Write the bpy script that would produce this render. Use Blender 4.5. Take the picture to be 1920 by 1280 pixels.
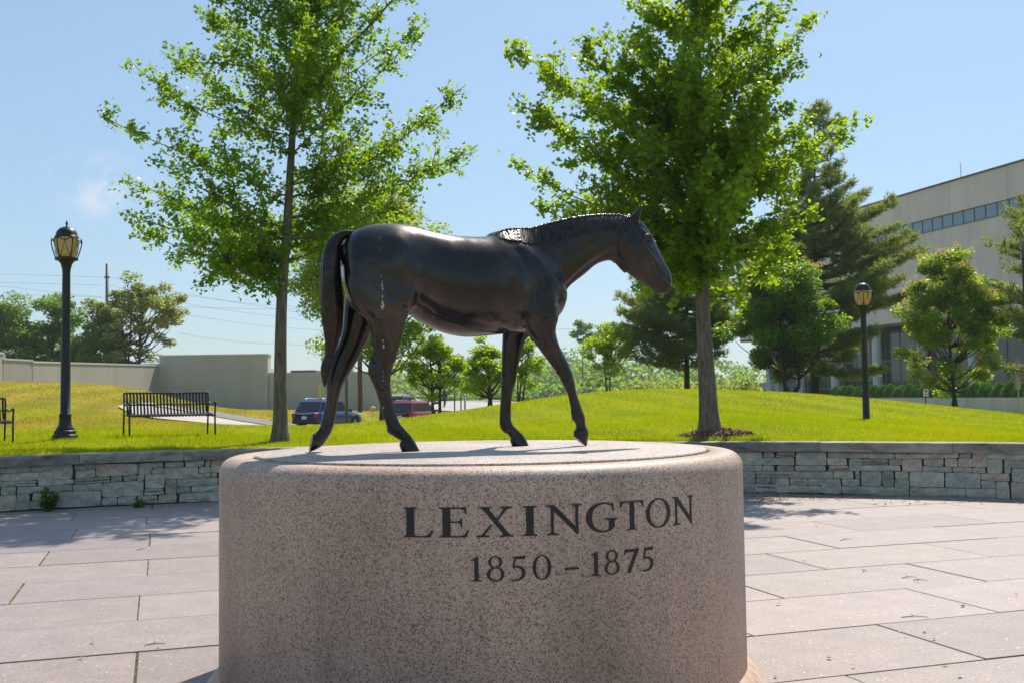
import bpy, bmesh, math, random
import numpy as np
from mathutils import Vector, Matrix

# ------------------------------------------------------------------ clear
for _o in list(bpy.data.objects):
    bpy.data.objects.remove(_o, do_unlink=True)
SC = bpy.context.scene
COL = SC.collection
RNG = np.random.default_rng(7)
random.seed(7)

# ------------------------------------------------------------------ camera
FPX = 2000.0                       # focal length in photograph pixels (1920 wide)
EYE = 1.70
TILT = math.atan(100.0 / FPX)
ROLL = math.radians(0.75)
cam_data = bpy.data.cameras.new('camera')
cam_data.sensor_width = 36.0
cam_data.lens = FPX / 1920.0 * 36.0
cam_data.clip_start = 0.1
cam_data.clip_end = 6000.0
cam_data.dof.use_dof = True
cam_data.dof.focus_distance = 6.3
cam_data.dof.aperture_fstop = 9.0
cam = bpy.data.objects.new('camera', cam_data)
COL.objects.link(cam)
CAM_R = Matrix.Rotation(math.pi / 2 + TILT, 3, 'X') @ Matrix.Rotation(-ROLL, 3, 'Z')
cam.matrix_world = Matrix.Translation((0, 0, EYE)) @ CAM_R.to_4x4()
SC.camera = cam

# ------------------------------------------------------------------ sky and sun
SUN_DIR = Vector((0.30, 0.70, 1.0)).normalized()      # from the scene towards the sun
SUN_EL = math.asin(SUN_DIR.z)
SUN_AZ = math.atan2(SUN_DIR.x, SUN_DIR.y)
world = bpy.data.worlds.new('World')
SC.world = world
world.use_nodes = True
wn = world.node_tree
wn.nodes.clear()
w_out = wn.nodes.new('ShaderNodeOutputWorld')
w_bg = wn.nodes.new('ShaderNodeBackground')
w_sky = wn.nodes.new('ShaderNodeTexSky')
w_sky.sky_type = 'NISHITA'
w_sky.sun_disc = False
w_sky.sun_elevation = SUN_EL
w_sky.sun_rotation = SUN_AZ
w_sky.altitude = 200
w_sky.air_density = 1.2
w_sky.dust_density = 1.0
w_sky.ozone_density = 5.0
w_bg.inputs['Strength'].default_value = 0.10
w_gam = wn.nodes.new('ShaderNodeGamma')            # the photograph's soft tone curve, applied evenly to the whole sky
w_gam.inputs['Gamma'].default_value = 0.55
w_tint = wn.nodes.new('ShaderNodeMix'); w_tint.data_type = 'RGBA'; w_tint.blend_type = 'MULTIPLY'
w_tint.inputs[0].default_value = 1.0
w_tint.inputs[7].default_value = (1.80, 2.14, 2.42, 1)
wn.links.new(w_sky.outputs[0], w_gam.inputs['Color'])
wn.links.new(w_gam.outputs[0], w_tint.inputs[6])
# one small faint cloud low in the sky at left
CLOUD_D = (CAM_R @ Vector(((188 - 960.0) / FPX, -(352 - 640.0) / FPX, -1.0))).normalized()
w_tc = wn.nodes.new('ShaderNodeTexCoord')
w_sub = wn.nodes.new('ShaderNodeVectorMath'); w_sub.operation = 'SUBTRACT'; w_sub.inputs[1].default_value = tuple(CLOUD_D)
w_scl = wn.nodes.new('ShaderNodeVectorMath'); w_scl.operation = 'MULTIPLY'; w_scl.inputs[1].default_value = (26, 26, 42)
w_len = wn.nodes.new('ShaderNodeVectorMath'); w_len.operation = 'LENGTH'
w_noi = wn.nodes.new('ShaderNodeTexNoise'); w_noi.inputs['Scale'].default_value = 34; w_noi.inputs['Detail'].default_value = 6; w_noi.inputs['Roughness'].default_value = 0.62
w_nrm = wn.nodes.new('ShaderNodeVectorMath'); w_nrm.operation = 'NORMALIZE'
wn.links.new(w_tc.outputs['Generated'], w_nrm.inputs[0]); wn.links.new(w_nrm.outputs[0], w_sub.inputs[0]); wn.links.new(w_nrm.outputs[0], w_noi.inputs['Vector'])
wn.links.new(w_sub.outputs[0], w_scl.inputs[0]); wn.links.new(w_scl.outputs[0], w_len.inputs[0])
w_fall = wn.nodes.new('ShaderNodeMapRange'); w_fall.inputs[1].default_value = 1.5; w_fall.inputs[2].default_value = 0.1; w_fall.inputs[3].default_value = 0.0; w_fall.inputs[4].default_value = 1.0
wn.links.new(w_len.outputs['Value'], w_fall.inputs[0])
w_nr = wn.nodes.new('ShaderNodeMapRange'); w_nr.inputs[1].default_value = 0.42; w_nr.inputs[2].default_value = 0.72
wn.links.new(w_noi.outputs['Fac'], w_nr.inputs[0])
w_mul = wn.nodes.new('ShaderNodeMath'); w_mul.operation = 'MULTIPLY'; w_mul.use_clamp = True
wn.links.new(w_fall.outputs[0], w_mul.inputs[0]); wn.links.new(w_nr.outputs[0], w_mul.inputs[1])
w_cl = wn.nodes.new('ShaderNodeMix'); w_cl.data_type = 'RGBA'; w_cl.inputs[7].default_value = (7.0, 7.0, 7.3, 1)
wn.links.new(w_mul.outputs[0], w_cl.inputs[0]); wn.links.new(w_tint.outputs[2], w_cl.inputs[6])
wn.links.new(w_cl.outputs[2], w_bg.inputs['Color'])
wn.links.new(w_bg.outputs[0], w_out.inputs['Surface'])
sun_data = bpy.data.lights.new('sun', 'SUN')
sun_data.energy = 4.8
sun_data.angle = math.radians(0.53)
sun_data.color = (1.0, 0.92, 0.80)
sun = bpy.data.objects.new('sun', sun_data)
sun.rotation_euler = SUN_DIR.to_track_quat('Z', 'Y').to_euler()
sun.location = (10, 20, 40)
COL.objects.link(sun)
SC.view_settings.view_transform = 'Standard'
SC.view_settings.look = 'None'
SC.view_settings.exposure = 0.33
SC.view_settings.gamma = 1.0
SC.view_settings.use_curve_mapping = False
SC.render.engine = 'CYCLES'
SC.cycles.max_bounces = 8
SC.cycles.volume_bounces = 1
SC.cycles.diffuse_bounces = 4
SC.cycles.glossy_bounces = 3
SC.cycles.transmission_bounces = 4
SC.cycles.transparent_max_bounces = 6
SC.cycles.use_denoising = True
try:
    SC.cycles.denoiser = 'OPENIMAGEDENOISE'
except Exception:
    pass

# ------------------------------------------------------------------ helpers
def ray(px, py):
    d = CAM_R @ Vector(((px - 960.0) / FPX, -(py - 640.0) / FPX, -1.0))
    return d

def at(px, py, depth):
    """world point seen at photograph pixel (px, py), DEPTH metres along +Y"""
    d = ray(px, py)
    return Vector((0, 0, EYE)) + d * (depth / d.y)

def on_z(px, py, z):
    d = ray(px, py)
    return Vector((0, 0, EYE)) + d * ((z - EYE) / d.z)

def tag(o, label=None, cat=None, group=None, kind=None):
    if label: o['label'] = label
    if cat: o['category'] = cat
    if group: o['group'] = group
    if kind: o['kind'] = kind
    return o

def empty(name, loc, rz=0.0, label=None, cat=None, group=None, kind=None):
    o = bpy.data.objects.new(name, None)
    o.location = loc
    o.rotation_euler = (0, 0, rz)
    o.empty_display_size = 0.2
    COL.objects.link(o)
    return tag(o, label, cat, group, kind)

def link(name, me, mat=None, parent=None, smooth=False):
    if mat is not None:
        for m in (mat if isinstance(mat, (list, tuple)) else [mat]):
            me.materials.append(m)
    if smooth and len(me.polygons):
        me.polygons.foreach_set('use_smooth', np.ones(len(me.polygons), dtype=bool))
    o = bpy.data.objects.new(name, me)
    COL.objects.link(o)
    if parent is not None:
        o.parent = parent
    return o

def np_mesh(name, verts, faces_flat, sizes, mat_idx=None):
    """fast mesh from arrays: verts (n,3), flat corner indices, face sizes"""
    me = bpy.data.meshes.new(name)
    verts = np.asarray(verts, dtype=np.float32)
    faces_flat = np.asarray(faces_flat, dtype=np.int32).ravel()
    sizes = np.asarray(sizes, dtype=np.int32)
    me.vertices.add(len(verts))
    me.vertices.foreach_set('co', verts.ravel())
    me.loops.add(len(faces_flat))
    me.loops.foreach_set('vertex_index', faces_flat)
    me.polygons.add(len(sizes))
    starts = np.zeros(len(sizes), dtype=np.int32)
    starts[1:] = np.cumsum(sizes)[:-1]
    me.polygons.foreach_set('loop_start', starts)
    if mat_idx is not None:
        me.polygons.foreach_set('material_index', np.asarray(mat_idx, dtype=np.int32))
    me.update(calc_edges=True)
    me.validate()
    return me

class MB:
    """collects boxes, tubes, lathes and prisms; build() links them as one mesh object"""
    def __init__(self):
        self.v = []; self.f = []; self.mi = []; self.cur = 0
    def add(self, vs, fs):
        n = len(self.v)
        self.v.extend([tuple(p) for p in vs])
        for f in fs:
            self.f.append(tuple(i + n for i in f)); self.mi.append(self.cur)
        return self
    def box(self, c, s, rz=0.0, M=None):
        cx, cy, cz = c; hx, hy, hz = s[0] / 2, s[1] / 2, s[2] / 2
        ca, sa = math.cos(rz), math.sin(rz)
        vs = []
        for z in (-hz, hz):
            for x, y in ((-hx, -hy), (hx, -hy), (hx, hy), (-hx, hy)):
                p = Vector((cx + x * ca - y * sa, cy + x * sa + y * ca, cz + z))
                vs.append(M @ p if M else p)
        return self.add(vs, [(3, 2, 1, 0), (4, 5, 6, 7), (0, 1, 5, 4), (1, 2, 6, 5), (2, 3, 7, 6), (3, 0, 4, 7)])
    def tube(self, pts, rad, n=8, cap=True, flat=1.0):
        pts = [Vector(p) for p in pts]
        rads = rad if isinstance(rad, (list, tuple)) else [rad] * len(pts)
        rings = []; up = None
        for i, p in enumerate(pts):
            t = (pts[min(i + 1, len(pts) - 1)] - pts[max(i - 1, 0)])
            if t.length < 1e-9: t = Vector((0, 0, 1))
            t.normalize()
            if up is None:
                up = Vector((0, 0, 1)) if abs(t.z) < 0.9 else Vector((1, 0, 0))
            a = t.cross(up)
            if a.length < 1e-6: a = t.orthogonal()
            a.normalize(); b = a.cross(t).normalized(); up = b
            rings.append([p + (a * math.cos(2 * math.pi * k / n) + b * math.sin(2 * math.pi * k / n) * flat) * rads[i] for k in range(n)])
        vs = [q for r in rings for q in r]; fs = []
        for i in range(len(rings) - 1):
            for k in range(n):
                fs.append((i * n + k, i * n + (k + 1) % n, (i + 1) * n + (k + 1) % n, (i + 1) * n + k))
        if cap:
            fs.append(tuple(reversed(range(n)))); m = (len(rings) - 1) * n
            fs.append(tuple(m + k for k in range(n)))
        return self.add(vs, fs)
    def lathe(self, prof, n=24, c=(0, 0, 0), cap=True):
        vs = []; fs = []
        for r, z in prof:
            for k in range(n):
                a = 2 * math.pi * k / n
                vs.append((c[0] + r * math.cos(a), c[1] + r * math.sin(a), c[2] + z))
        for i in range(len(prof) - 1):
            for k in range(n):
                fs.append((i * n + k, i * n + (k + 1) % n, (i + 1) * n + (k + 1) % n, (i + 1) * n + k))
        if cap:
            fs.append(tuple(reversed(range(n)))); m = (len(prof) - 1) * n
            fs.append(tuple(m + k for k in range(n)))
        return self.add(vs, fs)
    def prism(self, poly, z0, z1):
        n = len(poly)
        vs = [(p[0], p[1], z0) for p in poly] + [(p[0], p[1], z1) for p in poly]
        fs = [tuple(reversed(range(n))), tuple(range(n, 2 * n))]
        fs += [(k, (k + 1) % n, n + (k + 1) % n, n + k) for k in range(n)]
        return self.add(vs, fs)
    def mesh(self, name):
        me = bpy.data.meshes.new(name)
        me.from_pydata(self.v, [], self.f)
        if any(self.mi):
            me.polygons.foreach_set('material_index', self.mi)
        me.update()
        return me
    def build(self, name, mat=None, parent=None, smooth=False, bevel=0.0):
        me = self.mesh(name)
        if bevel > 0:
            bm = bmesh.new(); bm.from_mesh(me)
            bmesh.ops.bevel(bm, geom=bm.edges[:], offset=bevel, segments=1, affect='EDGES', profile=0.5)
            bm.to_mesh(me); bm.free()
        return link(name, me, mat, parent, smooth)

def copy_tree(o, parent=None):
    c = o.copy(); COL.objects.link(c)
    if parent is not None: c.parent = parent
    for ch in list(o.children): copy_tree(ch, c)
    return c

def smooth_noise(x, y, seed=0):
    """cheap value-noise on numpy arrays, 0..1"""
    x = np.asarray(x, dtype=np.float64); y = np.asarray(y, dtype=np.float64)
    xi = np.floor(x).astype(np.int64); yi = np.floor(y).astype(np.int64)
    fx = x - xi; fy = y - yi
    fx = fx * fx * (3 - 2 * fx); fy = fy * fy * (3 - 2 * fy)
    def h(a, b):
        n = (a * 374761393 + b * 668265263 + seed * 1442695041) & 0x7fffffff
        n = (n ^ (n >> 13)) * 1274126177 & 0x7fffffff
        return ((n ^ (n >> 16)) & 0xffff) / 65535.0
    return (h(xi, yi) * (1 - fx) + h(xi + 1, yi) * fx) * (1 - fy) + (h(xi, yi + 1) * (1 - fx) + h(xi + 1, yi + 1) * fx) * fy

# ------------------------------------------------------------------ materials
class Mat:
    """small wrapper for building node materials"""
    def __init__(self, name):
        self.m = bpy.data.materials.new(name); self.m.use_nodes = True
        self.t = self.m.node_tree; self.b = self.t.nodes['Principled BSDF']
        self.out = self.t.nodes['Material Output']
    def n(self, typ, **kw):
        nd = self.t.nodes.new(typ)
        for k, v in kw.items():
            if k in nd.inputs.keys(): nd.inputs[k].default_value = v
            else: setattr(nd, k, v)
        return nd
    def l(self, a, b): self.t.links.new(a, b)
    def set(self, **kw):
        for k, v in kw.items():
            nm = k.replace('_', ' ')
            if isinstance(v, tuple) and len(v) == 3: v = (*v, 1)
            self.b.inputs[nm].default_value = v
        return self
    def coord(self, kind='Object'):
        return self.n('ShaderNodeTexCoord').outputs[kind]
    def noise(self, vec, scale, detail=4.0, rough=0.55, dist=0.0):
        nd = self.n('ShaderNodeTexNoise', Scale=scale, Detail=detail, Roughness=rough, Distortion=dist)
        self.l(vec, nd.inputs['Vector']); return nd.outputs['Fac']
    def scaled(self, vec, s):
        nd = self.n('ShaderNodeVectorMath', operation='MULTIPLY'); nd.inputs[1].default_value = s
        self.l(vec, nd.inputs[0]); return nd.outputs[0]
    def ramp(self, fac, stops, interp='LINEAR'):
        nd = self.n('ShaderNodeValToRGB'); cr = nd.color_ramp; cr.interpolation = interp
        while len(cr.elements) < len(stops): cr.elements.new(0.5)
        for e, (p, c) in zip(cr.elements, stops):
            e.position = p; e.color = (*c, 1) if len(c) == 3 else c
        self.l(fac, nd.inputs[0]); return nd.outputs[0]
    def mix(self, fac, a, b, blend='MIX'):
        nd = self.n('ShaderNodeMix', data_type='RGBA', blend_type=blend)
        if isinstance(fac, (int, float)): nd.inputs[0].default_value = fac
        else: self.l(fac, nd.inputs[0])
        for s, i in ((a, 6), (b, 7)):
            if isinstance(s, tuple): nd.inputs[i].default_value = (*s, 1) if len(s) == 3 else s
            else: self.l(s, nd.inputs[i])
        return nd.outputs[2]
    def math(self, op, a, b=0.0, clamp=False):
        nd = self.n('ShaderNodeMath', operation=op, use_clamp=clamp)
        for s, i in ((a, 0), (b, 1)):
            if isinstance(s, (int, float)): nd.inputs[i].default_value = s
            else: self.l(s, nd.inputs[i])
        return nd.outputs[0]
    def bump(self, h, strength=0.3, dist=0.01):
        nd = self.n('ShaderNodeBump', Strength=strength, Distance=dist)
        self.l(h, nd.inputs['Height']); self.l(nd.outputs[0], self.b.inputs['Normal']); return nd
    def color(self, s): self.l(s, self.b.inputs['Base Color']); return self
    def rough(self, s): self.l(s, self.b.inputs['Roughness']); return self
    def objrand(self):
        return self.n('ShaderNodeObjectInfo').outputs['Random']
    def island(self):
        return self.n('ShaderNodeNewGeometry').outputs['Random Per Island']

def flat(name, col, rough=0.6, metal=0.0, vary=0.0, scale=8.0):
    M = Mat(name).set(Roughness=rough, Metallic=metal)
    if vary:
        c = M.coord()
        f = M.noise(c, scale, 5)
        lo = tuple(max(0, x * (1 - vary)) for x in col); hi = tuple(min(1, x * (1 + vary)) for x in col)
        M.color(M.ramp(f, [(0.3, lo), (0.7, hi)]))
    else:
        M.set(Base_Color=col)
    return M.m
MATS = {}
# pink-brown granite of the pedestal
def granite(name, dark, mid, light, pink, scale=1.0, rough=0.55, bump=0.15):
    M = Mat(name).set(Roughness=rough)
    c = M.coord()
    v1 = M.n('ShaderNodeTexVoronoi', Scale=165 * scale, Randomness=1.0); M.l(c, v1.inputs['Vector'])
    r1 = M.n('ShaderNodeSeparateColor'); M.l(v1.outputs['Color'], r1.inputs[0])
    base = M.ramp(r1.outputs[0], [(0.0, dark), (0.15, dark), (0.22, mid), (0.50, pink), (0.72, light), (0.9, pink), (1.0, mid)], 'LINEAR')
    n2 = M.noise(c, 230 * scale, 3)
    fine = M.ramp(n2, [(0.34, (0.68, 0.66, 0.64)), (0.5, (1, 1, 1)), (0.66, (1.2, 1.18, 1.15))])
    col = M.mix(1.0, base, fine, 'MULTIPLY')
    n3 = M.noise(c, 2.2, 4)
    col = M.mix(1.0, col, M.ramp(n3, [(0.3, (0.86, 0.86, 0.85)), (0.7, (1.08, 1.06, 1.05))]), 'MULTIPLY')
    st = M.noise(M.scaled(c, (2.4, 2.4, 0.45)), 1.0, 6, 0.62)
    col = M.mix(1.0, col, M.ramp(st, [(0.36, (0.82, 0.82, 0.80)), (0.52, (1, 1, 1)), (0.70, (1.06, 1.04, 1.03))]), 'MULTIPLY')
    M.color(col)
    M.bump(M.math('ADD', n2, r1.outputs[1]), bump, 0.004)
    return M
MATS['granite'] = granite('pink_granite', (0.185, 0.145, 0.118), (0.40, 0.295, 0.232), (0.60, 0.465, 0.375), (0.53, 0.375, 0.29)).m
Mt = granite('pink_granite_honed', (0.12, 0.10, 0.09), (0.40, 0.34, 0.31), (0.66, 0.58, 0.54), (0.52, 0.43, 0.39))
MATS['granite_top'] = Mt.m
MATS['letter'] = flat('black_letter_paint', (0.012, 0.013, 0.013), 0.55)
MATS['dark_groove'] = flat('dark_groove', (0.035, 0.028, 0.025), 0.9)
MATS['caulk'] = flat('peach_mortar', (0.52, 0.36, 0.27), 0.9, 0, 0.25, 12)

# bronze
M = Mat('dark_bronze').set(Metallic=0.85)
M.b.inputs['Coat Weight'].default_value = 0.3; M.b.inputs['Coat Roughness'].default_value = 0.15
c = M.coord()
n1 = M.noise(c, 3.0, 5, 0.6)
n2 = M.noise(M.scaled(c, (9, 9, 2.2)), 1.0, 5, 0.6)
col = M.ramp(n1, [(0.3, (0.022, 0.019, 0.018)), (0.55, (0.046, 0.038, 0.034)), (0.75, (0.088, 0.068, 0.057))])
col = M.mix(M.ramp(n2, [(0.5, (0, 0, 0)), (0.75, (0.3, 0.3, 0.3))]), col, (0.030, 0.033, 0.033))
# pale drip of bird lime down the near hindquarter
sx = M.n('ShaderNodeSeparateXYZ'); M.l(c, sx.inputs[0])
wob = M.math('MULTIPLY', M.math('SUBTRACT', M.noise(M.scaled(c, (0.1, 0.1, 6)), 1.0, 2), 0.5), 0.030)
drift = M.math('MULTIPLY', M.math('SUBTRACT', 1.35, sx.outputs['Z']), 0.028)
dx = M.math('ABSOLUTE', M.math('SUBTRACT', M.math('SUBTRACT', sx.outputs['X'], -0.652), M.math('ADD', wob, drift)))
wid = M.math('MULTIPLY', M.math('SUBTRACT', M.noise(c, 13, 4, 0.75), 0.535), 0.085)
mask = M.math('MULTIPLY', M.math('LESS_THAN', dx, wid), M.math('LESS_THAN', sx.outputs['Y'], 0.02))
spk = M.math('GREATER_THAN', M.noise(M.scaled(c, (1, 1, 0.7)), 60, 3), 0.47)
mask = M.math('MULTIPLY', mask, spk)
col = M.mix(mask, col, (0.42, 0.41, 0.36))
M.color(col)
M.l(M.math('MULTIPLY', 0.85, M.math('SUBTRACT', 1.0, mask)), M.b.inputs['Metallic'])
M.rough(M.ramp(n2, [(0.3, (0.20, 0.20, 0.20)), (0.7, (0.34, 0.34, 0.34))]))
M.bump(M.noise(c, 60, 4), 0.06, 0.004)
MATS['bronze'] = M.m
M = Mat('dark_bronze_hair').set(Metallic=0.75)
c = M.coord()
M.color(M.ramp(M.noise(c, 25, 4), [(0.3, (0.022, 0.019, 0.018)), (0.7, (0.065, 0.05, 0.044))])).set(Roughness=0.30)
M.bump(M.noise(c, 80, 3), 0.1, 0.004)
MATS['bronze_hair'] = M.m
MATS['eye'] = flat('polished_bronze_eye', (0.02, 0.016, 0.014), 0.15, 0.6)
# paving: pale granite slabs, each with its own tint
M = Mat('paving_granite').set(Roughness=0.62)
c = M.coord()
r = M.objrand()
n1 = M.noise(c, 150, 3); n2 = M.noise(c, 3.0, 5); n3 = M.noise(c, 28, 4)
base = M.ramp(n1, [(0.32, (0.185, 0.158, 0.150)), (0.5, (0.32, 0.275, 0.262)), (0.66, (0.42, 0.37, 0.352))])
base = M.mix(1.0, base, M.ramp(n2, [(0.3, (0.86, 0.86, 0.86)), (0.7, (1.06, 1.05, 1.04))]), 'MULTIPLY')
base = M.mix(1.0, base, M.ramp(n3, [(0.35, (0.90, 0.88, 0.87)), (0.62, (1.05, 1.05, 1.05))]), 'MULTIPLY')
base = M.mix(1.0, base, M.ramp(r, [(0.0, (0.82, 0.79, 0.79)), (0.35, (1.04, 0.98, 0.94)), (0.7, (0.95, 0.93, 0.93)), (1.0, (1.16, 1.08, 1.05))]), 'MULTIPLY')
v = M.n('ShaderNodeTexVoronoi', Scale=22, Randomness=1.0); M.l(c, v.inputs['Vector'])
spark = M.math('MULTIPLY', M.math('LESS_THAN', v.outputs['Distance'], 0.13), M.math('GREATER_THAN', M.noise(c, 11, 2), 0.56))
base = M.mix(spark, base, (0.80, 0.78, 0.76))
stain = M.ramp(M.noise(c, 1.1, 6, 0.65), [(0.56, (0, 0, 0)), (0.75, (0.35, 0.35, 0.35))])
base = M.mix(stain, base, (0.27, 0.245, 0.22))
M.color(base); M.bump(n1, 0.15, 0.003)
MATS['paver'] = M.m
M = Mat('joint_moss').set(Roughness=0.95)
c = M.coord()
M.color(M.ramp(M.noise(c, 5, 6, 0.7), [(0.36, (0.018, 0.014, 0.010)), (0.46, (0.09, 0.066, 0.035)), (0.54, (0.12, 0.115, 0.025)), (0.66, (0.34, 0.25, 0.11))]))
M.bump(M.noise(c, 140, 3), 0.6, 0.01)
MATS['joint'] = M.m
# rubble wall stones
M = Mat('wall_stone').set(Roughness=0.85)
c = M.coord(); r = M.objrand()
n1 = M.noise(c, 5, 6, 0.65); n2 = M.noise(c, 42, 5)
base = M.ramp(r, [(0.0, (0.33, 0.34, 0.26)), (0.3, (0.55, 0.53, 0.42)), (0.5, (0.43, 0.44, 0.37)), (0.72, (0.62, 0.57, 0.45)), (0.88, (0.56, 0.45, 0.34)), (1.0, (0.46, 0.49, 0.42))])
base = M.mix(1.0, base, M.ramp(n1, [(0.28, (0.55, 0.55, 0.54)), (0.5, (1, 1, 1)), (0.72, (1.38, 1.35, 1.28))]), 'MULTIPLY')
base = M.mix(1.0, base, M.ramp(n2, [(0.3, (0.82, 0.82, 0.82)), (0.7, (1.14, 1.14, 1.12))]), 'MULTIPLY')
rust = M.ramp(M.noise(c, 2.6, 4), [(0.62, (0, 0, 0)), (0.74, (0.55, 0.55, 0.55))])
base = M.mix(rust, base, (0.24, 0.17, 0.11))
M.color(base); M.bump(M.math('ADD', n2, M.math('MULTIPLY', n1, 1.5)), 0.9, 0.03)
MATS['stone'] = M.m
MATS['wall_core'] = flat('wall_mortar', (0.045, 0.045, 0.04), 0.95)
M = Mat('cap_limestone').set(Roughness=0.8)
c = M.coord(); r = M.objrand()
n1 = M.noise(M.scaled(c, (1, 1, 3)), 2.4, 6, 0.7); n2 = M.noise(c, 55, 4)
base = M.ramp(n1, [(0.32, (0.075, 0.07, 0.058)), (0.46, (0.23, 0.215, 0.175)), (0.62, (0.36, 0.335, 0.275)), (0.78, (0.20, 0.19, 0.155))])
base = M.mix(1.0, base, M.ramp(r, [(0, (0.72, 0.73, 0.72)), (1, (1.25, 1.22, 1.15))]), 'MULTIPLY')
base = M.mix(1.0, base, M.ramp(n2, [(0.3, (0.85, 0.85, 0.85)), (0.7, (1.1, 1.1, 1.1))]), 'MULTIPLY')
M.color(base); M.bump(n2, 0.4, 0.006)
MATS['cap'] = M.m

# lawn sheet under the blades
M = Mat('lawn').set(Roughness=0.9)
c = M.coord()
n1 = M.noise(c, 0.22, 5, 0.6); n2 = M.noise(c, 2.2, 5, 0.7); n3 = M.noise(c, 24, 3)
g = M.ramp(n1, [(0.3, (0.14, 0.18, 0.009)), (0.5, (0.19, 0.225, 0.012)), (0.7, (0.24, 0.25, 0.014))])
g = M.mix(1.0, g, M.ramp(n2, [(0.3, (0.75, 0.80, 0.75)), (0.7, (1.2, 1.15, 1.1))]), 'MULTIPLY')
g = M.mix(1.0, g, M.ramp(n3, [(0.3, (0.72, 0.76, 0.70)), (0.7, (1.22, 1.2, 1.1))]), 'MULTIPLY')
pos = M.n('ShaderNodeNewGeometry').outputs['Position']
sx = M.n('ShaderNodeSeparateXYZ'); M.l(pos, sx.inputs[0])
def band01(s, a, b):
    nd = M.n('ShaderNodeMapRange', clamp=True); nd.inputs[1].default_value = a; nd.inputs[2].default_value = b
    M.l(s, nd.inputs[0]); return nd.outputs[0]
leftm = M.math('MULTIPLY', band01(sx.outputs['X'], -7.0, -12.0), band01(sx.outputs['Y'], 21.5, 26.0))
dry = M.math('MULTIPLY', leftm, M.ramp(M.noise(M.scaled(c, (0.5, 1.0, 1)), 0.42, 6, 0.7), [(0.40, (0, 0, 0)), (0.58, (1, 1, 1))]))
g = M.mix(M.math('MULTIPLY', dry, 0.8), g, (0.34, 0.225, 0.05))
def mow(M, pos):
    nz_ = M.noise(pos, 0.25, 3)
    sp_ = M.n('ShaderNodeSeparateXYZ'); M.l(pos, sp_.inputs[0])
    ph = M.math('ADD', M.math('ADD', M.math('MULTIPLY', sp_.outputs['X'], 2.3), M.math('MULTIPLY', sp_.outputs['Y'], 0.55)), M.math('MULTIPLY', nz_, 3.0))
    return M.ramp(M.math('ADD', M.math('MULTIPLY', M.math('SINE', ph), 0.5), 0.5), [(0.25, (0.84, 0.87, 0.84)), (0.75, (1.14, 1.10, 1.05))])
g = M.mix(1.0, g, mow(M, pos), 'MULTIPLY')
M.color(g); M.bump(n3, 0.5, 0.03); M.b.inputs['Specular IOR Level'].default_value = 0.05
MATS['lawn'] = M.m

def leaf_mat(name, dark, light, trans, tmix=0.5, rough=0.45, spec=0.3):
    M = Mat(name)
    r = M.island()
    col = M.ramp(r, [(0.0, dark), (0.55, tuple((a + b) / 2 for a, b in zip(dark, light))), (1.0, light)])
    M.color(col).set(Roughness=rough)
    M.b.inputs['Specular IOR Level'].default_value = spec
    tr = M.n('ShaderNodeBsdfTranslucent')
    M.l(M.mix(1.0, M.ramp(r, [(0, (0.75, 0.8, 0.7)), (1, (1.15, 1.1, 1.0))]), trans, 'MULTIPLY'), tr.inputs['Color'])
    mx = M.n('ShaderNodeMixShader'); mx.inputs[0].default_value = tmix
    M.l(M.b.outputs[0], mx.inputs[1]); M.l(tr.outputs[0], mx.inputs[2]); M.l(mx.outputs[0], M.out.inputs['Surface'])
    return M.m
MATS['ginkgo'] = leaf_mat('ginkgo_leaf', (0.050, 0.13, 0.014), (0.12, 0.23, 0.018), (0.39, 0.60, 0.015), 0.55, 0.42, 0.3)
MATS['ginkgo2'] = leaf_mat('ginkgo_leaf_fresh', (0.055, 0.14, 0.014), (0.14, 0.26, 0.016), (0.46, 0.65, 0.015), 0.57, 0.42, 0.3)
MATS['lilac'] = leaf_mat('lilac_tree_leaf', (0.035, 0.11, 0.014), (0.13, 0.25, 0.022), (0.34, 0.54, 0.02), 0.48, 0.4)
MATS['lilac_bright'] = leaf_mat('lilac_tree_leaf_yellow_green', (0.055, 0.14, 0.014), (0.20, 0.31, 0.025), (0.52, 0.68, 0.02), 0.54, 0.4)  # brighter yellow-green leaf colour, used on two of the lilac trees
MATS['maple'] = leaf_mat('maple_leaf_fresh', (0.07, 0.18, 0.014), (0.20, 0.34, 0.02), (0.56, 0.72, 0.02), 0.6, 0.5)
MATS['woods'] = leaf_mat('wood_leaf', (0.06, 0.15, 0.04), (0.16, 0.27, 0.06), (0.36, 0.54, 0.07), 0.48, 0.6)
MATS['woods_warm'] = leaf_mat('seed_tree_leaf', (0.09, 0.16, 0.045), (0.28, 0.31, 0.11), (0.50, 0.56, 0.12), 0.48, 0.6)
MATS['silver'] = leaf_mat('silvery_bush_leaf', (0.10, 0.15, 0.09), (0.22, 0.27, 0.19), (0.2, 0.26, 0.12), 0.3, 0.6)
MATS['needle'] = leaf_mat('pine_needle', (0.075, 0.13, 0.05), (0.21, 0.26, 0.08), (0.42, 0.50, 0.09), 0.46, 0.5)
MATS['blossom'] = leaf_mat('cream_blossom', (0.56, 0.48, 0.16), (0.72, 0.62, 0.26), (0.70, 0.58, 0.14), 0.45, 0.7)
MATS['hedge'] = leaf_mat('boxwood_leaf', (0.03, 0.13, 0.02), (0.07, 0.22, 0.03), (0.14, 0.34, 0.03), 0.35, 0.5)
def band01m(M, s, a, b):
    nd = M.n('ShaderNodeMapRange', clamp=True); nd.inputs[1].default_value = a; nd.inputs[2].default_value = b
    M.l(s, nd.inputs[0]); return nd.outputs[0]
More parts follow.
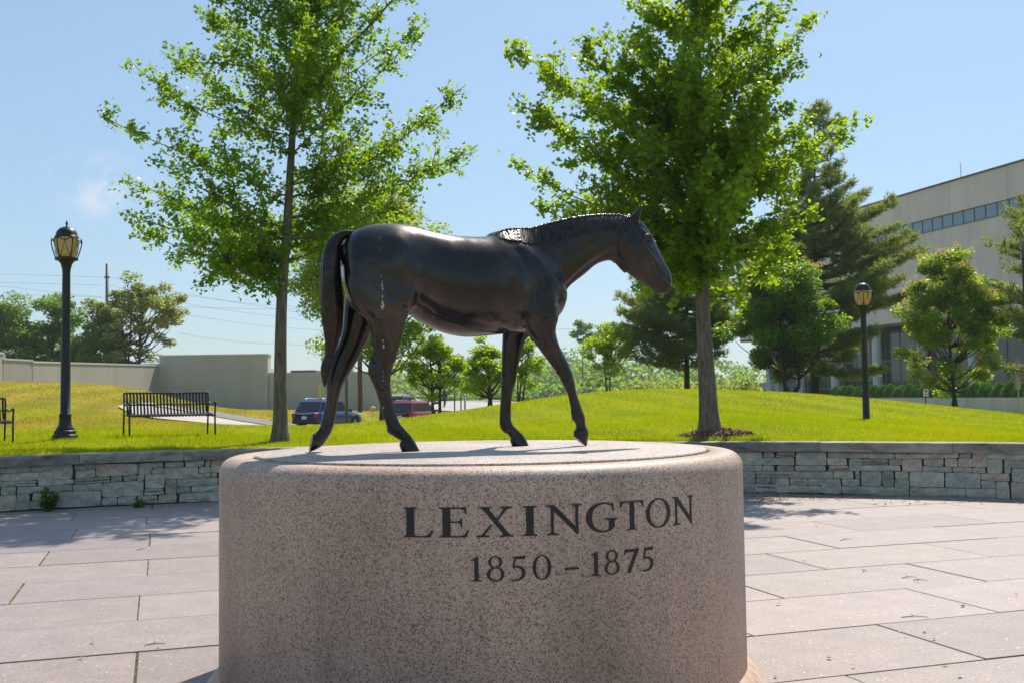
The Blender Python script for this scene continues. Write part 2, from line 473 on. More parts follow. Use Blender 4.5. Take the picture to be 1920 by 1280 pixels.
def blade_mat():
    M = Mat('grass_blade')
    r = M.island(); pos = M.n('ShaderNodeNewGeometry').outputs['Position']
    n1 = M.noise(pos, 0.35, 5, 0.65)
    col = M.mix(1.0, M.ramp(r, [(0, (0.10, 0.135, 0.003)), (0.6, (0.17, 0.20, 0.003)), (1, (0.25, 0.24, 0.010))]), M.ramp(n1, [(0.3, (0.8, 0.9, 0.8)), (0.7, (1.25, 1.12, 1.1))]), 'MULTIPLY')
    sd = M.n('ShaderNodeSeparateXYZ'); M.l(pos, sd.inputs[0])
    lf_ = M.math('MULTIPLY', band01m(M, sd.outputs['X'], -7.0, -12.0), band01m(M, sd.outputs['Y'], 21.5, 27.0))
    dr_ = M.math('MULTIPLY', lf_, M.ramp(M.noise(M.scaled(pos, (0.5, 1.0, 1)), 0.42, 6, 0.7), [(0.36, (0, 0, 0)), (0.54, (0.70, 0.70, 0.70))]))
    col = M.mix(dr_, col, (0.42, 0.25, 0.06))
    mw = mow(M, pos); col = M.mix(1.0, col, mw, 'MULTIPLY')
    M.color(col).set(Roughness=0.8); M.b.inputs['Specular IOR Level'].default_value = 0.05
    sx = M.n('ShaderNodeSeparateXYZ'); M.l(pos, sx.inputs[0])
    tr = M.n('ShaderNodeBsdfTranslucent')
    TRC = (M.mix(1.0, M.ramp(r, [(0, (0.47, 0.57, 0.003)), (1, (0.66, 0.70, 0.006))]), M.ramp(n1, [(0.3, (0.78, 0.92, 0.8)), (0.7, (1.18, 1.06, 1.0))]), 'MULTIPLY'))
    M.l(M.mix(dr_, TRC, (0.58, 0.36, 0.09)), tr.inputs['Color'])
    mx = M.n('ShaderNodeMixShader'); mx.inputs[0].default_value = 0.5
    M.l(M.b.outputs[0], mx.inputs[1]); M.l(tr.outputs[0], mx.inputs[2]); M.l(mx.outputs[0], M.out.inputs['Surface'])
    return M.m
MATS['blade'] = blade_mat()
def bark(name, a, b, moss=None):
    M = Mat(name).set(Roughness=0.9)
    c = M.coord()
    n1 = M.noise(M.scaled(c, (22, 22, 3.2)), 1.0, 5, 0.65); n2 = M.noise(c, 2.5, 5)
    col = M.ramp(n1, [(0.34, a), (0.62, b)])
    if moss: col = M.mix(M.ramp(n2, [(0.5, (0, 0, 0)), (0.66, (0.6, 0.6, 0.6))]), col, moss)
    M.color(col); M.bump(n1, 1.0, 0.05)
    return M.m
MATS['bark_ginkgo'] = bark('ginkgo_bark', (0.075, 0.062, 0.044), (0.235, 0.195, 0.14), (0.115, 0.115, 0.055))
MATS['bark_dark'] = bark('dark_bark', (0.03, 0.025, 0.018), (0.085, 0.07, 0.05))
MATS['mulch'] = flat('brown_mulch', (0.24, 0.145, 0.095), 0.95, 0, 0.6, 40)
MATS['black_metal'] = flat('black_painted_metal', (0.018, 0.019, 0.020), 0.42, 0.2, 0.3, 6)
MATS['bench_metal'] = flat('dark_bench_metal', (0.030, 0.026, 0.026), 0.36, 0.3)
Mg = Mat('amber_lamp_glass').set(Roughness=0.35)
cg = Mg.coord(); Mg.color(Mg.ramp(Mg.noise(cg, 9, 5), [(0.3, (0.60, 0.48, 0.25)), (0.7, (0.80, 0.67, 0.40))]))
trg = Mg.n('ShaderNodeBsdfTranslucent', Color=(0.92, 0.76, 0.44, 1)); mxg = Mg.n('ShaderNodeMixShader'); mxg.inputs[0].default_value = 0.7
Mg.l(Mg.b.outputs[0], mxg.inputs[1]); Mg.l(trg.outputs[0], mxg.inputs[2]); Mg.l(mxg.outputs[0], Mg.out.inputs['Surface'])
MATS['amber'] = Mg.m
MATS['asphalt'] = flat('worn_asphalt', (0.16, 0.16, 0.165), 0.85, 0, 0.25, 1.2)
MATS['road'] = flat('pale_concrete_road', (0.36, 0.345, 0.33), 0.85, 0, 0.15, 0.5)
MATS['apron'] = flat('concrete_apron', (0.42, 0.385, 0.34), 0.85, 0, 0.15, 1.5)
MATS['kerb_yellow'] = flat('tan_kerb_paint', (0.50, 0.36, 0.12), 0.8, 0, 0.3, 3)
def wallmat(name, col, streak=0.25):
    M = Mat(name).set(Roughness=0.9)
    c = M.coord()
    n1 = M.noise(M.scaled(c, (0.9, 0.9, 0.07)), 1.0, 5, 0.6); n2 = M.noise(c, 0.35, 5)
    base = M.ramp(n1, [(0.3, tuple(x * (1 - streak) for x in col)), (0.6, col)])
    base = M.mix(1.0, base, M.ramp(n2, [(0.3, (0.92, 0.92, 0.92)), (0.7, (1.06, 1.06, 1.05))]), 'MULTIPLY')
    M.color(base); M.bump(M.noise(c, 9, 3), 0.1, 0.02)
    return M.m
MATS['beige_wall'] = wallmat('beige_render', (0.4614, 0.4302, 0.3678), 0.10)
MATS['olive_wall'] = wallmat('grey_beige_render', (0.3881, 0.3704, 0.3234), 0.10)
MATS['coping'] = flat('pale_coping', (0.55, 0.54, 0.52), 0.6)
MATS['concrete'] = wallmat('grey_concrete_panel', (0.68, 0.57, 0.54), 0.12)
MATS['concrete_low'] = wallmat('pale_concrete', (0.516, 0.504, 0.504), 0.22)
MATS['column'] = flat('smooth_column', (0.55, 0.54, 0.545), 0.7, 0, 0.06, 1)
def glassmat(name, col, rough=0.08):
    M = Mat(name).set(Base_Color=col, Roughness=rough, Metallic=0.0)
    M.b.inputs['Specular IOR Level'].default_value = 0.9
    return M.m
MATS['window_glass'] = glassmat('blue_grey_window_glass', (0.16, 0.24, 0.34), 0.06)
MATS['dark_glass'] = glassmat('dark_store_glass', (0.020, 0.035, 0.050), 0.08)
MATS['teal_glass'] = glassmat('teal_glass', (0.015, 0.07, 0.065), 0.1)
MATS['mullion'] = flat('grey_mullion', (0.22, 0.23, 0.24), 0.5)
MATS['soffit'] = flat('brown_soffit', (0.13, 0.10, 0.085), 0.8)
MATS['steel_pole'] = flat('grey_green_pole', (0.10, 0.12, 0.115), 0.5, 0.3)
MATS['wood_pole'] = flat('brown_pole', (0.10, 0.062, 0.048), 0.85, 0, 0.2, 4)
MATS['pale_pole'] = flat('pale_grey_pole', (0.42, 0.42, 0.42), 0.5, 0.3)
MATS['yellow_sign'] = flat('yellow_sign', (0.68, 0.48, 0.08), 0.6)
MATS['white_sign'] = flat('white_sign', (0.72, 0.70, 0.69), 0.6)
MATS['red_print'] = flat('red_sign_print', (0.45, 0.08, 0.07), 0.6)
MATS['tan_sign'] = flat('tan_sign', (0.55, 0.36, 0.22), 0.7)
MATS['wire'] = flat('power_cable', (0.26, 0.28, 0.32), 0.7)
def paint(name, col):
    M = Mat(name).set(Base_Color=col, Roughness=0.28, Metallic=0.25)
    M.b.inputs['Coat Weight'].default_value = 0.7; M.b.inputs['Coat Roughness'].default_value = 0.06
    return M.m
MATS['car_blue'] = paint('blue_car_paint', (0.028, 0.05, 0.16))
MATS['car_red'] = paint('red_car_paint', (0.30, 0.018, 0.028))
MATS['car_dark'] = paint('charcoal_car_paint', (0.04, 0.042, 0.045))
MATS['car_silver'] = paint('silver_car_paint', (0.35, 0.38, 0.42))
MATS['car_glass'] = glassmat('tinted_car_glass', (0.010, 0.012, 0.014), 0.05)
MATS['car_trim'] = flat('black_car_trim', (0.02, 0.02, 0.02), 0.6)
MATS['tyre'] = flat('tyre_rubber', (0.018, 0.018, 0.018), 0.85)
MATS['rim'] = flat('alloy_rim', (0.45, 0.45, 0.46), 0.35, 0.8)
MATS['tail_light'] = flat('red_tail_light', (0.42, 0.02, 0.015), 0.25)
MATS['head_light'] = flat('clear_head_light', (0.7, 0.72, 0.74), 0.2)
MATS['plate'] = flat('licence_plate', (0.66, 0.67, 0.66), 0.5)
MATS['weed'] = leaf_mat('weed_leaf', (0.035, 0.11, 0.015), (0.08, 0.19, 0.02), (0.14, 0.28, 0.02), 0.4, 0.5)
MATS['dry_leaf'] = leaf_mat('dry_leaf', (0.12, 0.065, 0.03), (0.38, 0.24, 0.12), (0.2, 0.12, 0.05), 0.2, 0.8)
# ------------------------------------------------------------------ bronze horse on the pedestal
PED_C = Vector((-0.195, 6.74, 0.0))
PED_H = 1.36
YAW = math.radians(18.3)
HX = Vector((math.cos(YAW), math.sin(YAW), 0)); HN = Vector((-math.sin(YAW), math.cos(YAW), 0))
HO = PED_C + Vector((0, 0, PED_H))
H_LAT = 0.19                          # the horse stands a little behind the pedestal centre

def h_loc(px, py, lat):
    d = ray(px, py); o = Vector((0, 0, EYE)) - HO
    t = (lat + H_LAT - o.dot(HN)) / d.dot(HN)
    p = o + d * t
    return p.dot(HX), p.z
def c1(x, y): return 560 + x * 740 / 1894.0, 370 + y * 500 / 1280.0
def hd(x, y): return 940 + x / 5.3333, 370 + y / 5.3333

HV = 0.0042
GX0, GX1, GY0, GY1, GZ0, GZ1 = -1.30, 1.50, -0.30, 0.30, -0.012, 1.64
gx = np.arange(GX0, GX1, HV); gy = np.arange(GY0, GY1, HV); gz = np.arange(GZ0, GZ1, HV)

def catmull(P, m):
    P = np.asarray(P, dtype=np.float64)
    out = []
    for i in range(len(P) - 1):
        p0 = P[max(i - 1, 0)]; p1 = P[i]; p2 = P[i + 1]; p3 = P[min(i + 2, len(P) - 1)]
        for k in range(m):
            t = k / m
            out.append(0.5 * ((2 * p1) + (-p0 + p2) * t + (2 * p0 - 5 * p1 + 4 * p2 - p3) * t * t + (-p0 + 3 * p1 - 3 * p2 + p3) * t ** 3))
    out.append(P[-1])
    return np.array(out)

def ribbon(stations, cap0=0.03, cap1=0.03, conv=c1):
    """stations (Ax,Ay,Bx,By,halfwidth,lateral) -> sampled A,B (local x,z), w, yc"""
    rows = []
    for ax, ay, bx, by, w, yc in stations:
        a = h_loc(*conv(ax, ay), yc); b = h_loc(*conv(bx, by), yc)
        rows.append([a[0], a[1], b[0], b[1], w, yc])
    return catmull(rows, 14), cap0, cap1

def tube_field(F, rib, k=0.03, e_y=2.0, shape=None, e_t=2.0):
    R, cap0, cap1 = rib
    A = R[:, 0:2]; B = R[:, 2:4]; W = R[:, 4]; YC = R[:, 5]
    C = (A + B) / 2; D = (A - B) / 2; Hh = np.linalg.norm(D, axis=1)
    # sample the strip densely along its length
    seg = np.linalg.norm(np.diff(C, axis=0), axis=1)
    seg = np.maximum(seg, np.maximum(np.linalg.norm(np.diff(A, axis=0), axis=1), np.linalg.norm(np.diff(B, axis=0), axis=1)))
    S, SC_, SD, SW, SY, SE, SI = [], [], [], [], [], [], []
    L = np.concatenate([[0], np.cumsum(seg)])
    n = max(8, int(L[-1] * 1.6 / (HV * 0.5)))
    ls = np.linspace(0, L[-1], n)
    def ip(X): return np.interp(ls, L, X)
    c = np.stack([ip(C[:, 0]), ip(C[:, 1])], 1); d = np.stack([ip(D[:, 0]), ip(D[:, 1])], 1)
    w = ip(W); y = ip(YC); e = np.zeros(n)
    def cap(idx, idx2, r):
        t = C[idx] - C[idx2]; t = t / (np.linalg.norm(t) + 1e-9)
        m = max(4, int(r * 2.2 / (HV * 0.5)))
        rr = np.linspace(HV * 0.4, r * 2.2, m)
        return C[idx] + rr[:, None] * t, np.repeat(D[idx][None], m, 0), np.full(m, W[idx]), np.full(m, YC[idx]), rr / r
    parts = [(c, d, w, y, e), cap(0, 2, cap0), cap(-1, -3, cap1)]
    c = np.concatenate([p[0] for p in parts]); d = np.concatenate([p[1] for p in parts])
    w = np.concatenate([p[2] for p in parts]); y = np.concatenate([p[3] for p in parts]); e = np.concatenate([p[4] for p in parts])
    h = np.linalg.norm(d, axis=1)
    tmax = 1 + max(0.4, 0.05 / max(h.min(), 0.02)); tmax = min(tmax, 2.6)
    nt = int(2 * tmax * h.max() / (HV * 0.5)) + 4
    tt = np.linspace(-tmax, tmax, nt)
    P = c[:, None, :] + d[:, None, :] * tt[None, :, None]
    ix = np.rint((P[..., 0] - GX0) / HV).astype(int); iz = np.rint((P[..., 1] - GZ0) / HV).astype(int)
    ok = (ix >= 0) & (ix < len(gx)) & (iz >= 0) & (iz < len(gz))
    T = np.broadcast_to(tt[None, :], ix.shape)
    cost = np.abs(T) + e[:, None] * 0.7
    order = np.argsort(-cost[ok], kind='stable')
    lin = (ix * len(gz) + iz)[ok][order]
    src_s = np.broadcast_to(np.arange(len(c))[:, None], ix.shape)[ok][order]
    tmap = np.full(len(gx) * len(gz), np.nan); smap = np.zeros(len(gx) * len(gz), dtype=int)
    tmap[lin] = T[ok][order]; smap[lin] = src_s
    # refine: exact t for the cell centre
    cells = np.unique(lin)
    cx = gx[cells // len(gz)]; cz = gz[cells % len(gz)]
    s = smap[cells]
    tex = ((cx - c[s, 0]) * d[s, 0] + (cz - c[s, 1]) * d[s, 1]) / (h[s] ** 2 + 1e-12)
    tex = np.where(np.abs(tex - tmap[cells]) < 0.5, tex, tmap[cells])
    Fw = w[s].copy()
    if shape is not None: Fw = Fw * shape(np.clip(tex, -1.3, 1.3))
    q2 = np.abs(tex) ** e_t + e[s] ** 2
    sc = np.minimum(h[s], Fw)
    # lateral
    pad = 0.06
    y0 = max(0, int((y.min() - w.max() - pad - GY0) / HV)); y1 = min(len(gy), int((y.max() + w.max() + pad - GY0) / HV) + 2)
    yy = gy[y0:y1]
    Q = q2[:, None] + (np.abs(yy[None, :] - y[s][:, None]) / Fw[:, None]) ** e_y
    f = ((np.sqrt(Q) - 1) * sc[:, None]).astype(np.float32)
    i0 = cells // len(gz); i2 = cells % len(gz)
    cur = F[i0, y0:y1, i2]
    hh = np.clip(0.5 + 0.5 * (cur - f) / k, 0, 1)
    F[i0, y0:y1, i2] = cur * (1 - hh) + f * hh - k * hh * (1 - hh)

def surface_nets(F, org, h):
    ins = F < 0
    nx, ny, nz = F.shape
    mixed = np.zeros((nx - 1, ny - 1, nz - 1), dtype=np.int8)
    for a in (0, 1):
        for b in (0, 1):
            for c_ in (0, 1):
                mixed += ins[a:nx - 1 + a, b:ny - 1 + b, c_:nz - 1 + c_]
    act = (mixed > 0) & (mixed < 8)
    I = np.argwhere(act)
    vid = np.full(act.shape, -1, dtype=np.int32); vid[act] = np.arange(len(I))
    acc = np.zeros((len(I), 3)); cnt = np.zeros(len(I))
    cs = [(a, b, c_) for a in (0, 1) for b in (0, 1) for c_ in (0, 1)]
    vals = {q: F[I[:, 0] + q[0], I[:, 1] + q[1], I[:, 2] + q[2]].astype(np.float64) for q in cs}
    for q in cs:
        for ax in range(3):
            if q[ax] == 0:
                r = list(q); r[ax] = 1; r = tuple(r)
                v0, v1 = vals[q], vals[r]
                m = (v0 < 0) != (v1 < 0)
                t = np.where(m, v0 / (v0 - v1 + 1e-20), 0)
                p = np.repeat(np.array(q, dtype=np.float64)[None], len(I), 0); p[:, ax] += t
                acc[m] += p[m]; cnt[m] += 1
    V = (I + acc / np.maximum(cnt, 1)[:, None]) * h + np.array(org)
    faces = []
    for ax in range(3):
        o1, o2 = [(1, 2), (2, 0), (0, 1)][ax]
        sl0 = [slice(None)] * 3; sl1 = [slice(None)] * 3
        sl0[ax] = slice(0, F.shape[ax] - 1); sl1[ax] = slice(1, F.shape[ax])
        a = ins[tuple(sl0)]; b = ins[tuple(sl1)]
        for flip, m in ((False, a & ~b), (True, b & ~a)):
            J = np.argwhere(m)
            J = J[(J[:, o1] > 0) & (J[:, o2] > 0) & (J[:, o1] < act.shape[o1]) & (J[:, o2] < act.shape[o2])]
            if not len(J): continue
            def g(d1, d2):
                K = J.copy(); K[:, o1] -= d1; K[:, o2] -= d2
                return vid[K[:, 0], K[:, 1], K[:, 2]]
            quad = np.stack([g(1, 1), g(0, 1), g(0, 0), g(1, 0)], 1)
            if flip: quad = quad[:, ::-1]
            faces.append(quad)
    Fq = np.concatenate(faces)
    Fq = Fq[(Fq >= 0).all(1)]
    return V, Fq

HF = np.full((len(gx), len(gy), len(gz)), 0.2, dtype=np.float32)
LN, LF = -0.145, 0.122
torso = ribbon([
    (212, 228, 210, 330, .085, 0), (252, 172, 222, 430, .165, 0), (330, 137, 275, 530, .222, 0), (430, 129, 400, 560, .245, 0),
    (520, 136, 520, 560, .240, 0), (610, 160, 600, 606, .222, 0), (720, 183, 700, 650, .232, 0), (820, 191, 800, 669, .246, 0),
    (900, 190, 900, 664, .246, 0), (975, 178, 985, 655, .228, 0), (1050, 190, 1080, 648, .205, 0), (1130, 240, 1150, 632, .185, 0),
    (1200, 300, 1212, 600, .160, 0), (1247, 375, 1250, 560, .122, 0), (1266, 425, 1268, 520, .075, 0)], .02, .012)
tube_field(HF, torso, 0.03, 2.25, lambda t: np.where(t > 0, 1 - 0.16 * t ** 2, 1 - 0.10 * t ** 2), 2.1)
neck = ribbon([
    (930, 192, 1160, 590, .13, 0), (1010, 156, 1255, 490, .118, 0), (1090, 149, 1300, 427, .100, 0), (1190, 127, 1370, 371, .086, 0),
    (1300, 100, 1430, 322, .077, 0), (1420, 85, 1490, 304, .070, 0), (1530, 84, 1530, 318, .066, 0), (1585, 96, 1565, 352, .06, 0)], .05, .02)
tube_field(HF, neck, 0.035, 2.0, lambda t: np.where(t > 0, 1 - 0.45 * t ** 2, 1 - 0.12 * t ** 2), 2.2)
head = ribbon([
    (1588, 94, 1515, 200, .048, 0), (1636, 112, 1522, 275, .060, 0), (1672, 152, 1542, 332, .068, 0), (1700, 200, 1582, 366, .066, 0),
    (1722, 243, 1624, 396, .055, 0), (1743, 287, 1664, 421, .044, 0), (1761, 323, 1692, 441, .038, 0), (1779, 357, 1709, 456, .038, 0),
    (1788, 386, 1728, 463, .037, 0), (1789, 408, 1745, 464, .033, 0), (1785, 425, 1760, 461, .024, 0)], .03, .007)
tube_field(HF, head, 0.018, 2.2, lambda t: np.where(t > 0, 1 - 0.28 * t ** 2, 1 - 0.30 * t ** 2), 2.3)
for s in (-1, 1):
    ear = ribbon([(1632, 122, 1572, 104, .020, .040 * s), (1638, 92, 1594, 90, .021, .043 * s), (1644, 64, 1620, 66, .015, .046 * s),
                  (1648, 46, 1639, 48, .007, .048 * s)], .015, .012)
    tube_field(HF, ear, 0.010)
nh = ribbon([
    (560, 300, 262, 300, .07, LN), (582, 420, 238, 430, .10, LN), (568, 505, 275, 535, .108, LN), (524, 568, 326, 592, .092, LN),
    (503, 640, 346, 645, .074, LN), (489, 700, 350, 706, .060, LN), (463, 775, 345, 768, .047, LN), (446, 832, 333, 818, .044, LN),
    (440, 882, 346, 870, .041, LN), (443, 927, 371, 928, .034, LN), (452, 977, 389, 987, .029, LN), (468, 1040, 406, 1046, .029, LN),
    (487, 1085, 421, 1094, .033, LN), (505, 1107, 430, 1126, .034, LN), (530, 1134, 466, 1152, .029, LN), (549, 1157, 487, 1166, .037, LN),
    (566, 1188, 484, 1190, .043, LN), (581, 1217, 496, 1218, .047, LN)], .05, .004)
tube_field(HF, nh, 0.022)
fh = ribbon([
    (500, 420, 235, 400, .08, LF), (440, 540, 218, 540, .085, LF), (356, 640, 212, 622, .075, LF), (326, 700, 195, 695, .060, LF),
    (286, 775, 168, 756, .048, LF), (246, 840, 143, 822, .044, LF), (213, 900, 133, 880, .040, LF), (196, 950, 134, 936, .033, LF),
    (187, 1000, 128, 992, .029, LF), (178, 1050, 114, 1056, .031, LF), (170, 1090, 106, 1086, .033, LF), (157, 1125, 100, 1104, .030, LF),
    (136, 1160, 92, 1116, .038, LF), (106, 1196, 80, 1126, .043, LF), (52, 1220, 70, 1131, .045, LF)], .05, .004)
tube_field(HF, fh, 0.018)
nf = ribbon([
    (1228, 400, 1030, 440, .06, LN + .02), (1242, 490, 1052, 530, .075, LN + .01), (1244, 575, 1080, 605, .072, LN + .01), (1232, 640, 1098, 655, .060, LN + .015),
    (1247, 705, 1137, 702, .050, LN + .02), (1271, 757, 1173, 752, .043, LN + .04), (1297, 803, 1211, 806, .041, LN + .05), (1313, 847, 1241, 851, .041, LN + .05),
    (1323, 887, 1266, 891, .038, LN + .05), (1331, 932, 1286, 936, .030, LN + .05), (1346, 977, 1298, 986, .027, LN + .05), (1363, 1027, 1308, 1036, .030, LN + .05),
    (1372, 1052, 1314, 1061, .033, LN + .05), (1374, 1080, 1329, 1086, .029, LN + .05), (1379, 1102, 1331, 1109, .036, LN + .05), (1389, 1130, 1321, 1122, .042, LN + .05),
    (1381, 1190, 1320, 1143, .044, LN + .05)], .05, .004)
tube_field(HF, nf, 0.02)
ff = ribbon([
    (1150, 560, 985, 560, .06, LF), (1122, 640, 980, 640, .058, LF), (1092, 684, 978, 700, .052, LF), (1073, 732, 976, 746, .048, LF),
    (1058, 790, 975, 800, .042, LF), (1048, 840, 973, 850, .040, LF), (1038, 895, 973, 900, .039, LF), (1025, 940, 971, 946, .032, LF),
    (1019, 990, 968, 996, .028, LF), (1018, 1040, 965, 1050, .029, LF), (1020, 1072, 966, 1093, .033, LF), (1033, 1096, 976, 1118, .031, LF),
    (1056, 1119, 1006, 1141, .029, LF), (1074, 1136, 1018, 1156, .037, LF), (1091, 1162, 1015, 1168, .042, LF), (1103, 1191, 1026, 1192, .045, LF)], .05, .004)
tube_field(HF, ff, 0.018)

# muscle relief: strokes traced on the flank, raised (+) or cut (-), the same on both flanks
def stroke_map(strokes):
    Rm = np.zeros((len(gx), len(gz)), dtype=np.float32)
    for conv, pts, wdt, amp in strokes:
        P = np.array([h_loc(*conv(x, y), -0.048 if conv is hd else (LN if y > 620 else (-0.08 if x > 1255 else -0.20))) for x, y in pts])
        P = catmull(P, 10) if len(P) > 1 else P
        x0, x1 = P[:, 0].min() - 3 * wdt, P[:, 0].max() + 3 * wdt; z0, z1 = P[:, 1].min() - 3 * wdt, P[:, 1].max() + 3 * wdt
        ix = np.where((gx > x0) & (gx < x1))[0]; iz = np.where((gz > z0) & (gz < z1))[0]
        if not len(ix) or not len(iz): continue
        X, Z = np.meshgrid(gx[ix], gz[iz], indexing='ij')
        dd = np.full(X.shape, 9.0)
        L = len(P)
        for i, p in enumerate(P):
            fade = 1.0
            d2 = (X - p[0]) ** 2 + (Z - p[1]) ** 2
            dd = np.minimum(dd, d2)
        Rm[np.ix_(ix, iz)] += (amp * np.exp(-dd / (wdt * wdt))).astype(np.float32)
    return Rm
mus = [
    # shoulder blade edge, shoulder and upper-arm muscles
    (c1, [(1100, 235), (1160, 290), (1215, 370), (1245, 430)], .030, .006), (c1, [(1060, 260), (1110, 350), (1170, 440), (1200, 500)], .016, -.008),
    (c1, [(1010, 300), (1050, 400), (1100, 480)], .03, .007), (c1, [(990, 330), (1010, 430), (1032, 520), (1055, 600)], .024, -.006),
    (c1, [(1200, 430), (1225, 500), (1222, 560)], .025, .008), (c1, [(1100, 540), (1150, 570), (1185, 530)], .018, .008),
    (c1, [(1190, 530), (1160, 590), (1150, 640)], .012, -.009), (c1, [(1130, 430), (1175, 480)], .014, -.006), (c1, [(1075, 420), (1085, 500)], .02, .006),
    (c1, [(1262, 460), (1240, 520), (1205, 560)], .012, -.006),
    # ribs and belly line
    (c1, [(585, 480), (680, 545), (800, 585), (920, 610), (1000, 640)], .018, -.006), (c1, [(560, 520), (620, 525), (660, 560)], .010, .003),
    (c1, [(930, 600), (990, 578), (1040, 590)], .012, .003),
    (c1, [(700, 300), (720, 420), (700, 520)], .025, -.003), (c1, [(790, 300), (800, 430), (790, 540)], .025, -.003), (c1, [(880, 320), (890, 440), (880, 540)], .025, -.003),
    # flank, hip, thigh
    (c1, [(585, 300), (590, 380), (582, 470), (545, 545)], .026, -.009), (c1, [(560, 260), (610, 240)], .05, -.006), (c1, [(500, 280), (545, 400), (540, 480)], .04, .010),
    (c1, [(410, 420), (450, 490), (500, 535)], .014, -.008), (c1, [(350, 330), (370, 450), (390, 560)], .018, -.005), (c1, [(300, 300), (290, 420), (330, 540)], .03, .006),
    (c1, [(480, 200), (520, 240)], .04, .006), (c1, [(440, 330), (470, 400)], .035, .005), (c1, [(385, 600), (420, 700), (440, 760)], .012, -.006),
    (c1, [(352, 720), (362, 790)], .008, -.008), (c1, [(420, 850), (380, 840)], .012, .006), (c1, [(400, 930), (425, 1030)], .006, -.006),
    (c1, [(1160, 680), (1215, 770), (1250, 830)], .010, -.006), (c1, [(1290, 850), (1300, 880)], .012, .005), (c1, [(1305, 940), (1325, 1020)], .006, -.005),
    (c1, [(1000, 760), (1005, 860)], .010, -.005), (c1, [(985, 950), (985, 1040)], .006, -.005), (c1, [(1010, 880), (1005, 910)], .012, .005),
    # neck: jugular groove and muscles
    (c1, [(1285, 430), (1370, 345), (1450, 290), (1520, 250)], .012, -.008), (c1, [(1300, 390), (1380, 320), (1460, 270)], .02, .004),
    (c1, [(1190, 250), (1280, 290), (1360, 250), (1480, 190)], .03, -.005), (c1, [(1210, 330), (1260, 400)], .02, -.006),
    # head: cheek, jaw edge, crest of the face, brow, mouth and nostril
    (hd, [(1175, 330), (1172, 500), (1195, 590), (1260, 680), (1330, 740)], .007, -.008), (hd, [(1290, 480), (1320, 570)], .026, .008),
    (hd, [(1400, 470), (1480, 560), (1560, 640)], .007, .006), (hd, [(1390, 520), (1460, 640), (1500, 720)], .010, -.006),
    (hd, [(1430, 385), (1475, 375), (1515, 400)], .007, .009), (hd, [(1455, 440), (1500, 440)], .007, -.008), (hd, [(1450, 490), (1500, 490)], .006, .004),
    (hd, [(1560, 840), (1610, 880), (1640, 930)], .004, -.008), (hd, [(1672, 790), (1680, 830)], .006, -.011), (hd, [(1650, 770), (1640, 830), (1665, 870)], .006, .005),
    (hd, [(1540, 700), (1590, 780)], .012, -.004), (hd, [(1350, 330), (1380, 420)], .010, -.005), (hd, [(1230, 260), (1300, 270)], .012, .004),
    (hd, [(1590, 920), (1630, 950)], .008, .004),
    (hd, [(1548, 905), (1600, 935)], .005, -.005), (hd, [(1640, 745), (1660, 790)], .006, .005), (hd, [(1440, 560), (1500, 640), (1530, 720)], .006, .005),
    (hd, [(1250, 350), (1290, 300)], .010, .004), (hd, [(1400, 320), (1440, 350)], .010, .005), (hd, [(1340, 760), (1450, 860), (1540, 930)], .006, -.004),
    # coronets, fetlocks and knee joints
    (c1, [(486, 1168), (520, 1158), (552, 1158)], .0045, -.0042), (c1, [(94, 1118), (112, 1140), (138, 1162)], .0045, -.0042), (c1, [(1330, 1111), (1380, 1104)], .0045, -.0042), (c1, [(1016, 1158), (1076, 1138)], .0045, -.0042),
    (c1, [(430, 1122), (440, 1130)], .007, .006), (c1, [(108, 1092), (112, 1096)], .007, .006), (c1, [(1316, 1060), (1322, 1066)], .007, .006), (c1, [(970, 1096), (978, 1104)], .007, .006),
    (c1, [(1295, 815), (1312, 850)], .008, .006), (c1, [(1250, 858), (1290, 872)], .008, -.005), (c1, [(1040, 855), (1040, 890)], .008, .005), (c1, [(350, 800), (345, 850)], .008, .006), (c1, [(400, 860), (410, 900)], .010, .005),
    (c1, [(430, 960), (450, 1060)], .005, .005), (c1, [(390, 960), (412, 1060)], .005, .005), (c1, [(1330, 950), (1355, 1030)], .005, .005), (c1, [(1008, 960), (1008, 1060)], .005, .005), (c1, [(470, 700), (455, 780)], .012, .006), (c1, [(400, 640), (380, 740)], .018, .006)]
mus = [(cv, p, w * (1.3 if cv is c1 else 1.1), a * (1.0 if cv is c1 else 1.35)) for cv, p, w, a in mus]
RM = stroke_map(mus)
HF -= RM[:, None, :] * np.clip((np.abs(gy) - 0.012) / 0.03, 0, 1).astype(np.float32)[None, :, None]
# cleft between the buttocks and between the forelegs
HV_V, HV_F = surface_nets(HF, (GX0, GY0, GZ0), HV)
def relax(V, Fq, it=1, lam=0.3):
    for _ in range(it):
        S = np.zeros_like(V); n = np.zeros(len(V))
        for a, b in ((0, 1), (1, 2), (2, 3), (3, 0)):
            np.add.at(S, Fq[:, a], V[Fq[:, b]]); np.add.at(S, Fq[:, b], V[Fq[:, a]])
            np.add.at(n, Fq[:, a], 1); np.add.at(n, Fq[:, b], 1)
        V = V + lam * (S / np.maximum(n, 1)[:, None] - V)
    return V
HV_V = relax(HV_V, HV_F, 1, 0.35)
print('HORSE verts', len(HV_V), 'x range', HV_V[:, 0].min(), HV_V[:, 0].max())
horse = empty('horse_statue', tuple(HO + HN * H_LAT), YAW,
              'dark bronze statue of a walking horse standing on the round pink granite pedestal', 'statue')
hb = link('body', np_mesh('body', HV_V, HV_F, np.full(len(HV_F), 4)), MATS['bronze'], horse, True)

